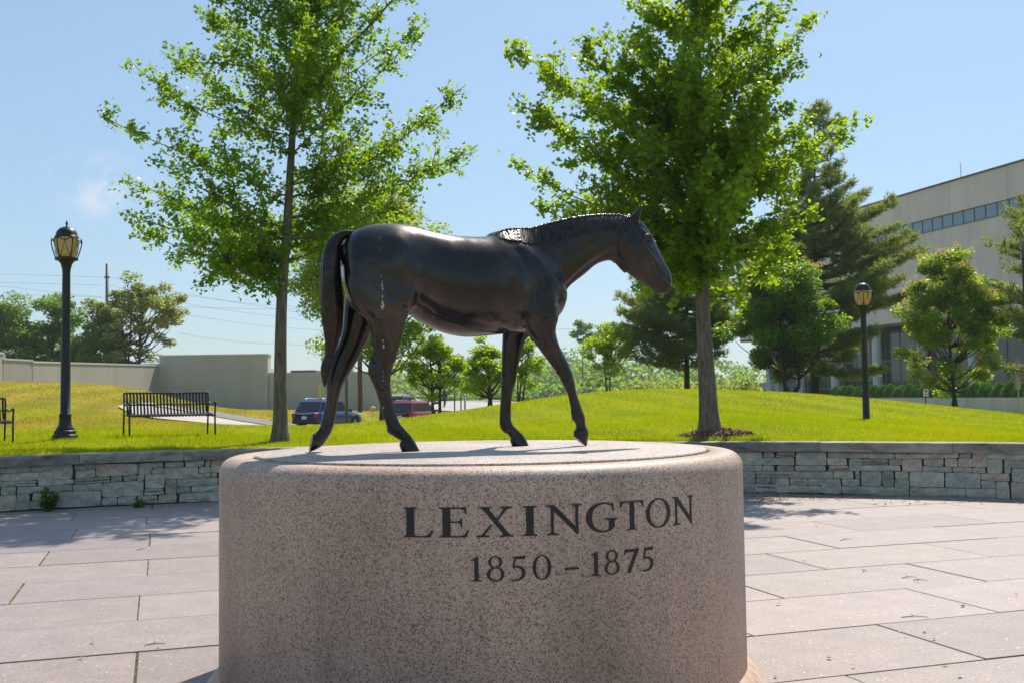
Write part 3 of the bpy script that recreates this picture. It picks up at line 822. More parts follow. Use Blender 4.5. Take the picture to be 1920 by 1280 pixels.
# near surface of the body at (x, z)
HCUM = None
def near_y(x, z):
    ix = np.clip(np.rint((x - GX0) / HV).astype(int), 0, len(gx) - 1); iz = np.clip(np.rint((z - GZ0) / HV).astype(int), 0, len(gz) - 1)
    colm = HF[ix, :, iz] < 0
    any_ = colm.any(1); j = colm.argmax(1)
    v1 = HF[ix, j, iz]; v0 = HF[ix, np.maximum(j - 1, 0), iz]
    t = v0 / (v0 - v1 + 1e-9)
    y = gy[np.maximum(j - 1, 0)] + t * HV
    return np.where(any_, y, 0.0), any_

# mane: combed over the near side, scalloped lower edge
crest = catmull([h_loc(*c1(x, y), 0.0) for x, y in ((925, 190), (975, 160), (1040, 149), (1110, 147), (1190, 126), (1300, 99), (1420, 83), (1530, 82), (1578, 92))], 40)
lower = catmull([h_loc(*c1(x, y), -0.08) for x, y in ((930, 195), (1000, 212), (1060, 222), (1130, 228), (1190, 229), (1240, 212), (1330, 191), (1430, 166), (1525, 147), (1560, 130))], 36)
NU, NVm = 520, 22
u = np.linspace(0, 1, NU)
def along(P, u):
    L = np.concatenate([[0], np.cumsum(np.linalg.norm(np.diff(P, axis=0), axis=1))]); L /= L[-1]
    return np.stack([np.interp(u, L, P[:, 0]), np.interp(u, L, P[:, 1])], 1)
cr = along(crest, u); lo = along(lower, u)
scal = 0.010 * (smooth_noise(u * 46, u * 0, 3) - 0.5) * 2 + 0.006 * (smooth_noise(u * 120, u * 0, 4) - 0.5)
rows = []
vv = np.concatenate([[-0.10, -0.04], np.linspace(0.02, 1.0, NVm)])
for v in vv:
    t = max(v, 0.0)
    slant = 0.010 * t
    px_ = cr + (lo - cr) * t
    px_ = px_ + np.stack([slant + 0.012 * (smooth_noise(u * 20, u * 0 + t * 2, 5) - .5) * t, scal * t], 1)
    x = px_[:, 0]; z = px_[:, 1]
    y, ok = near_y(x, z - (0.006 if t < 0.1 else 0.0))
    strand = (smooth_noise(u * 84 + t * 2.2, u * 0 + t * 1.2, 8) - 0.5) * 0.0065 + (smooth_noise(u * 150 + t * 3, u * 0 + t * 2.0, 9) - 0.5) * 0.0035
    thick = 0.004 + 0.005 * math.sin(min(1, t) * math.pi * 0.7)
    if v > 0.995: thick = -0.003; strand *= 0
    strand = strand * np.clip(0.45 + u * 3.5, 0, 1)
    endf = np.clip(np.minimum(u, 1 - u) * 14, 0, 1)
    off = (thick + strand) * endf - 0.004 * (1 - endf)
    if v < 0: y = -v * 0.30 + 0 * y; z = cr[:, 1] - 0.004 + v * 0.06; off_z = 0.004
    up = max(0.0, 1 - t * 4)
    rows.append(np.stack([x, y - off * (1 - up * 0.6), z + off * up], 1))
mv = np.concatenate(rows); nr = len(vv)
idx = np.arange(nr * NU).reshape(nr, NU)
mf = np.stack([idx[:-1, :-1], idx[:-1, 1:], idx[1:, 1:], idx[1:, :-1]], -1).reshape(-1, 4)
link('mane', np_mesh('mane', mv, mf, np.full(len(mf), 4)), MATS['bronze_hair'], horse, True)

# tail: one hanging mass with combed strands
tail_r, _, _ = ribbon([
    (262, 158, 262, 190, .026, 0), (205, 161, 228, 198, .032, 0), (152, 193, 208, 218, .038, 0), (118, 262, 198, 266, .062, 0),
    (104, 350, 199, 352, .072, 0), (103, 450, 207, 450, .074, 0), (110, 550, 212, 550, .068, 0), (121, 640, 207, 636, .056, 0),
    (129, 710, 188, 706, .040, 0), (122, 765, 167, 767, .030, 0), (106, 815, 151, 830, .025, 0), (111, 870, 139, 880, .015, 0), (121, 907, 127, 909, .004, 0)])
NS = 120
tv = []
for i, r in enumerate(tail_r):
    A = np.array(r[0:2]); B = np.array(r[2:4]); c_ = (A + B) / 2; d_ = (A - B) / 2
    a = np.linspace(0, 2 * np.pi, NS, endpoint=False)
    s_ = i / len(tail_r)
    rad = 1 + 0.16 * (smooth_noise(a / (2 * np.pi) * 30 + 2.0 * s_, a * 0 + s_ * 4, 12) - 0.5) * min(1, 4 * s_) + 0.07 * (smooth_noise(a / (2 * np.pi) * 40, a * 0 + s_ * 9, 13) - .5)
    rad[-1] = (rad[-2] + rad[0]) / 2
    tv.append(np.stack([c_[0] + d_[0] * np.cos(a) * rad, r[5] + r[4] * np.sin(a) * rad, c_[1] + d_[1] * np.cos(a) * rad], 1))
nt_ = len(tv); tv = np.concatenate(tv)
tf = [(i * NS + k, i * NS + (k + 1) % NS, (i + 1) * NS + (k + 1) % NS, (i + 1) * NS + k) for i in range(nt_ - 1) for k in range(NS)]
link('tail', np_mesh('tail', tv, np.array(tf), np.full(len(tf), 4)), MATS['bronze_hair'], horse, True)

# eyes
for s in (-1, 1):
    ex, ez = h_loc(*hd(1487, 436), -0.06)
    if s < 0: ey = float(near_y(np.array([ex]), np.array([ez]))[0][0])
    e = MB().lathe([(0.0005, -.015)] + [(0.015 * math.sin(t), -0.015 * math.cos(t)) for t in np.linspace(.3, 2.8, 8)] + [(0.0005, .015)], 14, (ex, ey * -s + s * -0.009, ez))
    e.build('eye', MATS['eye'], horse, True)
# ------------------------------------------------------------------ granite pedestal with inscription
PED_R = 1.60
GROOVE_R = 1.398
ped = empty('pedestal', tuple(PED_C), 0, 'round pink granite pedestal with rounded rim and black inscription under the bronze horse', 'pedestal')
rr = 0.088
prof = [(PED_R - 0.03, 0.0), (PED_R, 0.03), (PED_R - 0.001, PED_H - .010 - rr)]
for k in range(1, 9):
    a = math.pi / 2 * k / 8
    prof.append((PED_R - rr + rr * math.cos(a), PED_H - .010 - rr + rr * math.sin(a)))
prof += [(GROOVE_R + 0.013, PED_H - 0.0105), (GROOVE_R + 0.008, PED_H - 0.016), (GROOVE_R + 0.007, PED_H - 0.035)]
MB().lathe(prof, 160, (0, 0, 0), True).build('drum', MATS['granite'], ped, True)
top = MB().lathe([(GROOVE_R - 0.007, PED_H - 0.035), (GROOVE_R - 0.008, PED_H - 0.006), (GROOVE_R - 0.012, PED_H), (0.6, PED_H + 0.0005), (0.01, PED_H + 0.0005)], 128, (0, 0, 0), True)
top.build('top_slab', MATS['granite_top'], ped, False)
MB().lathe([(GROOVE_R - 0.0085, PED_H - 0.021), (GROOVE_R + 0.0085, PED_H - 0.021)], 128, (0, 0, 0), False).build('inset_joint', MATS['dark_groove'], ped)
MB().lathe([(PED_R + 0.085, 0.0), (PED_R + 0.06, 0.035), (PED_R + 0.02, 0.075), (PED_R - 0.005, 0.09)], 96, (0, 0, 0), False).build('mortar_fillet', MATS['caulk'], ped, True)

# letters, drawn as serif outlines one unit high; ellipses give the round ones their thick and thin strokes
def rect(x0, y0, x1, y1): return [(x0, y0), (x1, y0), (x1, y1), (x0, y1)]
def serif(x0, x1, y, t=0.035): return rect(x0, y, x1, y + t) if y < 0.5 else rect(x0, y - t, x1, y)
def band(pts, n=10):
    """stroke through (x, y, half thickness) points as one polygon"""
    P = catmull(pts, n); q = []; w_ = []
    for i in range(len(P)):
        t = P[min(i + 1, len(P) - 1), :2] - P[max(i - 1, 0), :2]; t = t / (np.linalg.norm(t) + 1e-9)
        nn = np.array([-t[1], t[0]]) * P[i, 2]
        q.append(tuple(P[i, :2] + nn)); w_.append(tuple(P[i, :2] - nn))
    return ('strip', q, w_)
def ring(cx, cy, rx, ry, tx, ty, n=40):
    q = [(cx + rx * math.cos(a), cy + ry * math.sin(a)) for a in np.linspace(0, 2 * math.pi, n + 1)]
    w_ = [(cx + (rx - tx) * math.cos(a), cy + (ry - ty) * math.sin(a)) for a in np.linspace(0, 2 * math.pi, n + 1)]
    return ('strip', q, w_)
def stem(x, w, y0=0.0, y1=1.0, s=0.06):
    """upright with bracketed serifs, one polygon"""
    return [(x - s, 0 + y0), (x + w + s, 0 + y0), (x + w + s, y0 + .03), (x + w + .012, y0 + .055), (x + w, y0 + .10), (x + w, y1 - .10), (x + w + .012, y1 - .055), (x + w + s, y1 - .03), (x + w + s, y1),
            (x - s, y1), (x - s, y1 - .03), (x - .012, y1 - .055), (x, y1 - .10), (x, y0 + .10), (x - .012, y0 + .055), (x - s, y0 + .03)]
ST = 0.125
from mathutils.geometry import tessellate_polygon
GLYPH = {
    'L': (0.72, [[(.04, 0), (.70, 0), (.76, .24), (.725, .24), (.66, .10), (.56, .045), (.30, .045), (.30, .90), (.31, .945), (.37, .97), (.37, 1), (.04, 1), (.04, .97), (.10, .945), (.11, .90), (.11, .10), (.10, .055), (.04, .03)]]),
    'E': (0.74, [[(.02, 0), (.68, 0), (.75, .25), (.715, .25), (.65, .11), (.55, .045), (.30, .045), (.30, .485), (.30, .53), (.30, .955), (.52, .955), (.62, .91), (.66, .78), (.69, .78), (.68, 1), (.02, 1), (.02, .97), (.10, .945), (.11, .90), (.11, .10), (.10, .055), (.02, .03)],
                 [(.305, .485), (.47, .485), (.53, .45), (.55, .38), (.58, .38), (.58, .64), (.55, .64), (.53, .56), (.47, .53), (.305, .53)]]),
    'X': (0.98, [[(.09, .97), (.15, .95), (.20, .90), (.71, .10), (.70, .06), (.62, .03), (.62, 0), (.99, 0), (.99, .03), (.92, .05), (.87, .10), (.36, .90), (.36, .94), (.43, .97), (.43, 1), (.09, 1)],
                 [(.01, 0), (.35, 0), (.35, .03), (.26, .05), (.245, .10), (.425, .38), (.395, .425), (.17, .10), (.10, .05), (.01, .03)],
                 [(.555, .60), (.585, .555), (.81, .90), (.88, .95), (.96, .97), (.96, 1), (.62, 1), (.62, .97), (.71, .95), (.725, .90)]]),
    'I': (0.40, [[(.02, 0), (.38, 0), (.38, .03), (.30, .055), (.29, .10), (.29, .90), (.30, .945), (.38, .97), (.38, 1), (.02, 1), (.02, .97), (.10, .945), (.11, .90), (.11, .10), (.10, .055), (.02, .03)]]),
    'N': (0.98, [[(.03, 1), (.03, .97), (.12, .95), (.155, .90), (.155, .10), (.14, .055), (.05, .03), (.05, 0), (.36, 0), (.36, .03), (.25, .055), (.225, .10), (.225, .80), (.82, -.01), (.855, -.01), (.855, .90), (.87, .945), (.96, .97), (.96, 1), (.68, 1), (.68, .97), (.765, .945), (.785, .90), (.785, .26), (.245, 1)]]),
    'G': (1.02, [band([(.86, .76, .012), (.83, .88, .02), (.72, .955, .030), (.55, .98, .028), (.36, .92, .045), (.20, .77, .07), (.135, .50, .085), (.20, .24, .07), (.36, .07, .045), (.55, .02, .028), (.70, .045, .03), (.82, .11, .035)], 6),
                 [(.86, .99), (.83, .99), (.81, .93), (.85, .72), (.885, .72)],
                 [(.60, .46), (.60, .43), (.70, .41), (.725, .37), (.725, .12), (.85, .10), (.90, .16), (.90, .37), (.915, .41), (.99, .43), (.99, .46)]]),
    'T': (0.80, [[(.24, 0), (.58, 0), (.58, .03), (.50, .055), (.48, .10), (.48, .955), (.64, .955), (.73, .91), (.77, .78), (.80, .78), (.79, 1), (.03, 1), (.02, .78), (.05, .78), (.09, .91), (.18, .955), (.34, .955), (.34, .10), (.32, .055), (.24, .03)]]),
    'O': (1.04, [ring(.52, .5, .47, .52, .13, .045)]),
    '1': (0.46, [[(.04, 0), (.44, 0), (.44, .03), (.345, .05), (.32, .10), (.32, 1.0), (.28, 1.0), (.05, .87), (.06, .84), (.18, .87), (.18, .10), (.15, .05), (.04, .03)]]),
    '8': (0.62, [ring(.30, .77, .225, .24, .085, .035, 28), ring(.31, .27, .285, .29, .10, .04, 28)]),
    '5': (0.60, [[(.13, .50), (.16, .48), (.235, .86), (.52, .86), (.58, 1.0), (.55, 1.0), (.50, .975), (.18, .975)],
                 band([(.14, .50, .012), (.24, .555, .025), (.36, .54, .045), (.47, .42, .06), (.49, .27, .06), (.42, .10, .05), (.27, .015, .03), (.12, .015, .022), (.05, .04, .022)], 6)]),
    '0': (0.68, [ring(.33, .49, .275, .51, .10, .035, 36)]),
    '7': (0.60, [[(.06, .76), (.09, .76), (.13, .86), (.42, .86), (.15, 0), (.27, 0), (.57, .93), (.57, .985), (.09, .985)]]),
    '-': (0.46, [[(.02, .33), (.42, .33), (.42, .42), (.02, .42)]]),
}
TAPER_R = PED_R - 0.0006
def put_glyph(ch, a0, z0, size, width_scale):
    """letter cut into the drum's side: angle a0 (from the camera-facing normal, radians), foot height z0"""
    adv, polys = GLYPH[ch]
    bm = bmesh.new()
    def pt(p, dr):
        ang = a0 + p[0] * size * width_scale / PED_R
        r = TAPER_R + dr
        return (r * math.sin(ang), -r * math.cos(ang), z0 + p[1] * size)
    lift = 0.0
    for pl in polys:
        lift += 0.00035
        d = 0.0028 + lift
        if isinstance(pl, tuple):
            _, q, w_ = pl
            for i in range(len(q) - 1):
                vs = [bm.verts.new(pt(p, d)) for p in (w_[i], w_[i + 1], q[i + 1], q[i])]
                bm.faces.new(vs)
                for e0, e1 in ((w_[i], w_[i + 1]), (q[i], q[i + 1])):
                    bm.faces.new([bm.verts.new(pt(e0, d)), bm.verts.new(pt(e1, d)), bm.verts.new(pt(e1, -.003)), bm.verts.new(pt(e0, -.003))])
        else:
            vs = [bm.verts.new(pt(p, d)) for p in pl]
            for tri in tessellate_polygon([[Vector((p[0], p[1], 0)) for p in pl]]):
                bm.faces.new([vs[i] for i in tri])
            n_ = len(pl)
            for i in range(n_):
                e0, e1 = pl[i], pl[(i + 1) % n_]
                bm.faces.new([bm.verts.new(pt(e0, d)), bm.verts.new(pt(e1, d)), bm.verts.new(pt(e1, -.003)), bm.verts.new(pt(e0, -.003))])
    bmesh.ops.recalc_face_normals(bm, faces=bm.faces[:])
    me = bpy.data.meshes.new('letter'); bm.to_mesh(me); bm.free()
    link('letter' if ch.isalpha() else ('dash' if ch == '-' else 'numeral'), me, MATS['letter'], ped)
    return adv
def drum_hit(px, py):
    """angle and height where the ray of a photograph pixel meets the drum"""
    d = ray(px, py); o = Vector((0, 0, EYE)) - PED_C
    a = d.x ** 2 + d.y ** 2; b = 2 * (o.x * d.x + o.y * d.y); c_ = o.x ** 2 + o.y ** 2 - PED_R ** 2
    t = (-b - math.sqrt(b * b - 4 * a * c_)) / (2 * a)
    p = o + d * t
    return math.atan2(p.x, -p.y), p.z
def put_line(marks):
    """marks: (char, left px, right px, foot y, top y) as read off the photograph; placed on the drum itself"""
    for ch, xl, xr, yb, yt in marks:
        al, zl = drum_hit(xl, yb); ar, zr = drum_hit(xr, yb); _, zt = drum_hit((xl + xr) / 2, yt)
        z0 = LINE_Z; size = LINE_S
        xs = []
        for pl in GLYPH[ch][1]:
            xs += [p[0] for p in (pl[1] + pl[2] if isinstance(pl, tuple) else pl)]
        ws = (ar - al) * PED_R / size / (max(xs) - min(xs))
        put_glyph(ch, al - min(xs) * size * ws / PED_R, z0, size, ws)
LINE_A = [('L', 757, 812, 1006, 951), ('E', 823, 880, 1006, 951), ('X', 893, 963, 1006, 950), ('I', 980, 1008, 1004, 948), ('N', 1024, 1092, 1001, 945),
          ('G', 1099, 1158, 996, 941), ('T', 1163, 1207, 992, 938), ('O', 1212, 1257, 988, 933), ('N', 1261, 1301, 982, 928)]
LINE_B = [('1', 882, 904, 1089, 1044), ('8', 913, 946, 1089, 1042), ('5', 957, 987, 1087, 1042), ('0', 999, 1034, 1086, 1039), ('-', 1059, 1085, 1069, 1063),
          ('1', 1108, 1127, 1079, 1033), ('8', 1134, 1162, 1075, 1030), ('7', 1171, 1198, 1072, 1027), ('5', 1203, 1226, 1068, 1024)]
def line_z(L):
    zs = [drum_hit((m[1] + m[2]) / 2, m[3])[1] for m in L if m[0] != '-']; zt = [drum_hit((m[1] + m[2]) / 2, m[4])[1] for m in L if m[0] != '-']
    print('INSCR z', np.round(zs, 3), np.round(zt, 3))
    return float(np.mean(zs)), float(np.mean(zt) - np.mean(zs))
LINE_Z, LINE_S = line_z(LINE_A); put_line(LINE_A)
LINE_Z, LINE_S = line_z(LINE_B); put_line(LINE_B)
# ------------------------------------------------------------------ plaza, wall and terrain
PC = Vector((0.0, 3.0, 0.0)); PR = 15.60          # plaza centre and inner radius of the wall
WALL_T = 0.42
CAP_Z0, CAP_Z1 = 0.695, 0.855
WA0, WA1 = -math.radians(58), math.radians(58)    # the wall's arc, measured from +Y towards +X

def arc(r, a, z=0.0):
    return Vector((PC.x + r * math.sin(a), PC.y + r * math.cos(a), z))

CTRL = []
def cz(px, depth, z):
    p = at(px, 740, depth); CTRL.append((p.x, p.y, z))
def cp(px, py, depth):
    p = at(px, py, depth); CTRL.append((p.x, p.y, p.z))
for a in range(-80, 81, 8):
    p = arc(PR + 0.8, math.radians(a)); CTRL.append((p.x, p.y, 0.87 if abs(a) < 60 else 0.6))
for q in [(0, 834, 19.5), (122, 822, 20.5), (320, 816, 21.2), (525, 824, 20.0), (0, 786, 33), (150, 788, 32), (300, 793, 32),
          (0, 748, 48), (150, 748, 50), (0, 715, 67), (150, 719, 77), (250, 728, 86), (300, 746, 93), (400, 764, 94), (490, 767, 93), (690, 769, 93),
          (450, 799, 46), (450, 781, 60), (460, 772, 80), (620, 807, 60), (775, 799, 75), (640, 781, 76),
          (560, 819, 25), (600, 813, 27), (700, 798, 31), (830, 775, 36), (950, 758, 40), (1050, 745, 44), (1200, 733, 46), (1300, 731, 46), (1450, 735, 46),
          (1600, 745, 44), (1800, 765, 42), (1920, 778, 40), (1300, 770, 28), (1100, 789, 25), (1000, 808, 21.5), (1330, 808, 19.5), (1600, 781, 30), (1800, 800, 25), (1920, 812, 23)]:
    cp(*q)
for q in [(700, 45, .1), (830, 55, -.05), (950, 60, .2), (1050, 64, .8), (1200, 66, 1.1), (1300, 66, 1.1), (1450, 66, .8), (1600, 64, .55), (1790, 52, .66), (1920, 58, .3),
          (1400, 100, -.2), (1700, 90, -.2), (1920, 80, -.1), (850, 105, .3), (850, 140, .85), (780, 220, 1.4), (600, 130, .6), (300, 140, 1.5), (1100, 130, .6), (1400, 170, .3),
          (-300, 60, 2.8), (-400, 110, 3.0), (2300, 60, .4), (2300, 110, 0), (960, 400, 3.0), (200, 400, 3.0), (1800, 400, 1.0), (-800, 300, 3), (2700, 300, 1), (960, 800, 6), (-400, 800, 6), (2300, 800, 4)]:
    cz(*q)
for q in [(-60, 10, .5), (60, 10, .5), (-200, 0, .5), (200, 0, .5), (0, -60, 0), (-100, -100, 0), (100, -100, 0), (0, -600, 0), (-30, -15, .1), (30, -15, .1)]:
    CTRL.append(q)
CT = np.array(CTRL)
def _warp(x, y):
    x = np.asarray(x, float); y = np.asarray(y, float)
    r = np.sqrt(x * x + y * y) + 1e-6
    s = 30 * np.log1p(r / 30) / r            # compress the far distance so the surface stays smooth out there
    return x * s, y * s
_cx, _cy = _warp(CT[:, 0], CT[:, 1])
def _phi(d2): return np.sqrt(d2 + 2.2 ** 2)
_A = _phi((_cx[:, None] - _cx[None]) ** 2 + (_cy[:, None] - _cy[None]) ** 2)
_m = CT[:, 2].mean()
_w = np.linalg.solve(_A + np.eye(len(CT)) * -0.02, CT[:, 2] - _m)
def ground_z(x, y):
    x = np.atleast_1d(np.asarray(x, float)); y = np.atleast_1d(np.asarray(y, float))
    wx, wy = _warp(x, y)
    out = np.zeros(len(x))
    for i0 in range(0, len(x), 20000):
        sl = slice(i0, i0 + 20000)
        out[sl] = _m + _phi((wx[sl, None] - _cx[None]) ** 2 + (wy[sl, None] - _cy[None]) ** 2) @ _w
    rp = np.hypot(x - PC.x, y - PC.y)
    ang = np.abs(np.arctan2(x - PC.x, y - PC.y))
    edge = np.where(ang < math.radians(56), 0.845, np.maximum(0.0, 0.845 * (1 - (ang - math.radians(56)) / 0.5)))
    t = np.clip((rp - PR - WALL_T) / 2.2, 0, 1)
    t = t * t * (3 - 2 * t)
    return edge * (1 - t) + out * t
def gz1(x, y): return float(ground_z([x], [y])[0])

na = np.concatenate([np.linspace(-math.pi, -1.25, 60, endpoint=False), np.linspace(-1.25, 1.25, 420, endpoint=False), np.linspace(1.25, math.pi, 61)])
rr_ = [PR + WALL_T - 0.06]
while rr_[-1] < 1250: rr_.append(rr_[-1] + max(0.16, (rr_[-1] - 8) * 0.021))
rr_ = np.array(rr_)
Rg, Ag = np.meshgrid(rr_, na, indexing='ij')
X = PC.x + Rg * np.sin(Ag); Y = PC.y + Rg * np.cos(Ag)
Z = ground_z(X.ravel(), Y.ravel())
Z = np.clip(Z, -1.5, 9)
nr_, nc_ = X.shape
ids = np.arange(nr_ * nc_).reshape(nr_, nc_)
gf = np.stack([ids[:-1, :-1], ids[1:, :-1], ids[1:, 1:], ids[:-1, 1:]], -1).reshape(-1, 4)[:, ::-1]
me = np_mesh('lawn', np.stack([X.ravel(), Y.ravel(), Z], 1), gf, np.full(len(gf), 4))
lawn = tag(link('lawn', me, MATS['lawn'], None, True), 'sunlit green lawn mound rising behind the low stone wall', 'lawn', None, 'structure')

# grass blades: dense near the wall, thinning and coarsening with distance
def blades(n, a0, a1, r0, r1, h, w, seed, power=1.0):
    rg = np.random.default_rng(seed)
    a = rg.uniform(a0, a1, n); r = r0 + (r1 - r0) * rg.uniform(0, 1, n) ** power
    x = PC.x + r * np.sin(a); y = PC.y + r * np.cos(a); z = ground_z(x, y) - 0.004
    hh = h * rg.uniform(0.5, 1.15, n) * (0.75 + 0.5 * smooth_noise(x * 0.9, y * 0.9, 31)); ww = w * rg.uniform(0.7, 1.3, n)
    az = rg.uniform(0, 2 * np.pi, n); lean = rg.uniform(0.05, 0.55, n) * hh; la = rg.uniform(0, 2 * np.pi, n)
    dx = np.cos(az) * ww / 2; dy = np.sin(az) * ww / 2
    v0 = np.stack([x - dx, y - dy, z], 1); v1 = np.stack([x + dx, y + dy, z], 1)
    v2 = np.stack([x + np.cos(la) * lean, y + np.sin(la) * lean, z + hh], 1)
    return np.stack([v0, v1, v2], 1).reshape(-1, 3)
AV = math.radians(46)
parts_ = [blades(150000, -AV, AV, PR + WALL_T + 0.02, PR + 5.0, 0.062, 0.010, 1, 1.2), blades(120000, -AV, AV, PR + 5.0, PR + 14, 0.060, 0.014, 2, 1.1),
          blades(130000, -math.radians(40), math.radians(36), PR + 14, PR + 36, 0.065, 0.024, 3, 1.2), blades(70000, -math.radians(36), math.radians(32), PR + 36, PR + 75, 0.085, 0.05, 4, 1.1),
          blades(9000, -math.radians(4), math.radians(16), PR + WALL_T + 0.0, PR + WALL_T + 0.45, 0.12, 0.012, 5)]
bv = np.concatenate(parts_)
# keep blades off the drive
GRASS_BV = bv

# pavement: a joint-coloured bed with the slabs as children
bed = MB().lathe([(0.01, -0.011), (PR + 0.05, -0.011)], 120, (PC.x, PC.y, 0), False)
pav = bed.build('pavement', MATS['joint'])
tag(pav, 'pale pinkish grey granite paving of long slabs round the pedestal', 'pavement', None, 'structure')
PAX = HX; PAN = HN
def clip_circle(poly, n=6):
    pts = []
    for i in range(len(poly)):
        a, b = Vector(poly[i]), Vector(poly[(i + 1) % len(poly)])
        for k in range(n): pts.append(a.lerp(b, k / n))
    inside = [((p - PC.xy).length < PR + 0.03) for p in pts]
    if not any(inside): return None
    if all(inside): return [Vector(p) for p in poly]
    out = []
    for p in pts:
        d = p - PC.xy
        if d.length > PR + 0.03: p = PC.xy + d * ((PR + 0.03) / d.length)
        if not out or (p - out[-1]).length > 1e-4: out.append(p)
    return out
# rows: joints measured from photograph pixels at the right of the pedestal
p0 = on_z(1393, 1193, 0).xy; base_n = p0.dot(PAN.xy)
joint_x = on_z(1648.9, 1169, 0).xy.dot(PAX.xy)
ROW = 1.10; SLAB = 2.05
rgp = random.Random(5)
FARP = MB()
for j in range(-20, 13):
    n0 = base_n + ROW * (j - 1); n1 = n0 + ROW
    g0 = rgp.choice([.004, .006, .009, .013]); g1 = rgp.choice([.004, .006, .009])
    off = joint_x - SLAB * 11 + (SLAB / 2 if j % 2 else 0) + rgp.uniform(-.08, .08)
    cuts_ = [off + k * SLAB + rgp.uniform(-.06, .06) for k in range(25)]
    for k in range(24):
        x0, x1 = cuts_[k], cuts_[k + 1]
        gx_ = rgp.choice([.005, .007, .010, .014, .018])
        poly = [(PAX.xy * x + PAN.xy * n).to_2d() for x, n in ((x0 + gx_, n0 + g0), (x1 - .003, n0 + g0), (x1 - .003, n1 - g1), (x0 + gx_, n1 - g1))]
        cx_ = sum((p for p in poly), Vector((0, 0))) / 4
        far_ = cx_.y < 1.0 or abs(cx_.x) > 12.5
        if (cx_ - PED_C.xy).length < 0.6 or (cx_ - PC.xy).length > PR + 1.2: continue
        q = clip_circle(poly)
        if not q or len(q) < 3: continue
        tz = rgp.uniform(-.003, .002)
        mbp = MB()
        c0 = sum((p for p in q), Vector((0, 0))) / len(q)
        ins = [c0 + (p - c0) * (1 - 0.005 / max(.2, (p - c0).length)) for p in q]
        n_ = len(q)
        vs = [(p.x - c0.x, p.y - c0.y, -0.05) for p in q] + [(p.x - c0.x, p.y - c0.y, tz - .004) for p in q] + [(p.x - c0.x, p.y - c0.y, tz) for p in ins]
        fs = [(i, (i + 1) % n_, n_ + (i + 1) % n_, n_ + i) for i in range(n_)] + [(n_ + i, n_ + (i + 1) % n_, 2 * n_ + (i + 1) % n_, 2 * n_ + i) for i in range(n_)] + [tuple(range(2 * n_, 3 * n_))]
        mbp.add(vs, fs)
        if far_:
            FARP.add([(v[0] + c0.x, v[1] + c0.y, v[2]) for v in vs], fs); continue
        o = mbp.build('paver', MATS['paver'], pav)
        o.location = (c0.x, c0.y, 0)

o = FARP.build('paver_field', MATS['paver'], pav); o['kind'] = 'stuff'

# retaining wall
wall = empty('retaining_wall', tuple(PC), 0, 'low curved retaining wall of stacked grey rubble stones with stone cap along the plaza edge', 'wall')
core = MB(); n_ = 90
vs = []; fs = []
for i in range(n_ + 1):
    a = WA0 + (WA1 - WA0) * i / n_
    s, c_ = math.sin(a), math.cos(a)
    for r, z in ((PR + .075, -0.02), (PR + .075, CAP_Z0), (PR + WALL_T - .03, CAP_Z0), (PR + WALL_T - .03, -0.02)):
        vs.append((r * s, r * c_, z))
for i in range(n_):
    for k in range(4):
        fs.append((i * 4 + k, (i + 1) * 4 + k, (i + 1) * 4 + (k + 1) % 4, i * 4 + (k + 1) % 4))
core.add(vs, fs).build('wall_core', MATS['wall_core'], wall)
# stones: irregular coursed rubble packed on a loose grid
CELL = 0.105; NROW = 6
rgw = random.Random(21)
A_ST0, A_ST1 = -math.radians(50), math.radians(50)
ncol = int((A_ST1 - A_ST0) * PR / CELL)
occ = [[False] * ncol for _ in range(NROW)]
row_h = [.150, .105, .125, .10, .12, .10]
zc = [0.0]
for h in row_h: zc.append(zc[-1] + h)
zs_ = CAP_Z0 / zc[-1]
zc = [z * zs_ for z in zc]
stones = []
for r_ in range(NROW):
    for q in range(ncol):
        if occ[r_][q]: continue
        ang = A_ST0 + (q + .5) / ncol * (A_ST1 - A_ST0)
        hidden = abs(ang + .01) < math.radians(13) or abs(ang) > math.radians(36)
        w_ = rgw.choice([2, 2, 3, 3, 4, 5, 6] if not hidden else [8, 9, 10, 12])
        h_ = 2 if (rgw.random() < .27 and r_ < NROW - 1) or (hidden and r_ < NROW - 1) else 1
        ww = 0
        while ww < w_ and q + ww < ncol and not occ[r_][q + ww] and (h_ == 1 or not occ[r_ + 1][q + ww]): ww += 1
        if ww == 0:
            h_ = 1; ww = 1
        for a_ in range(h_):
            for b_ in range(ww): occ[r_ + a_][q + b_] = True
        split = h_ == 1 and ww >= 3 and rgw.random() < .12 and not hidden
        stones.append((r_, q, h_, ww, split))
def zwarp(s, z):
    if z < 1e-4 or z > CAP_Z0 - 1e-4: return z
    return z + 0.022 * (float(smooth_noise(np.array([s * 0.8]), np.array([z * 9]), 77)[0]) - 0.5) * 2
n_stone = 0
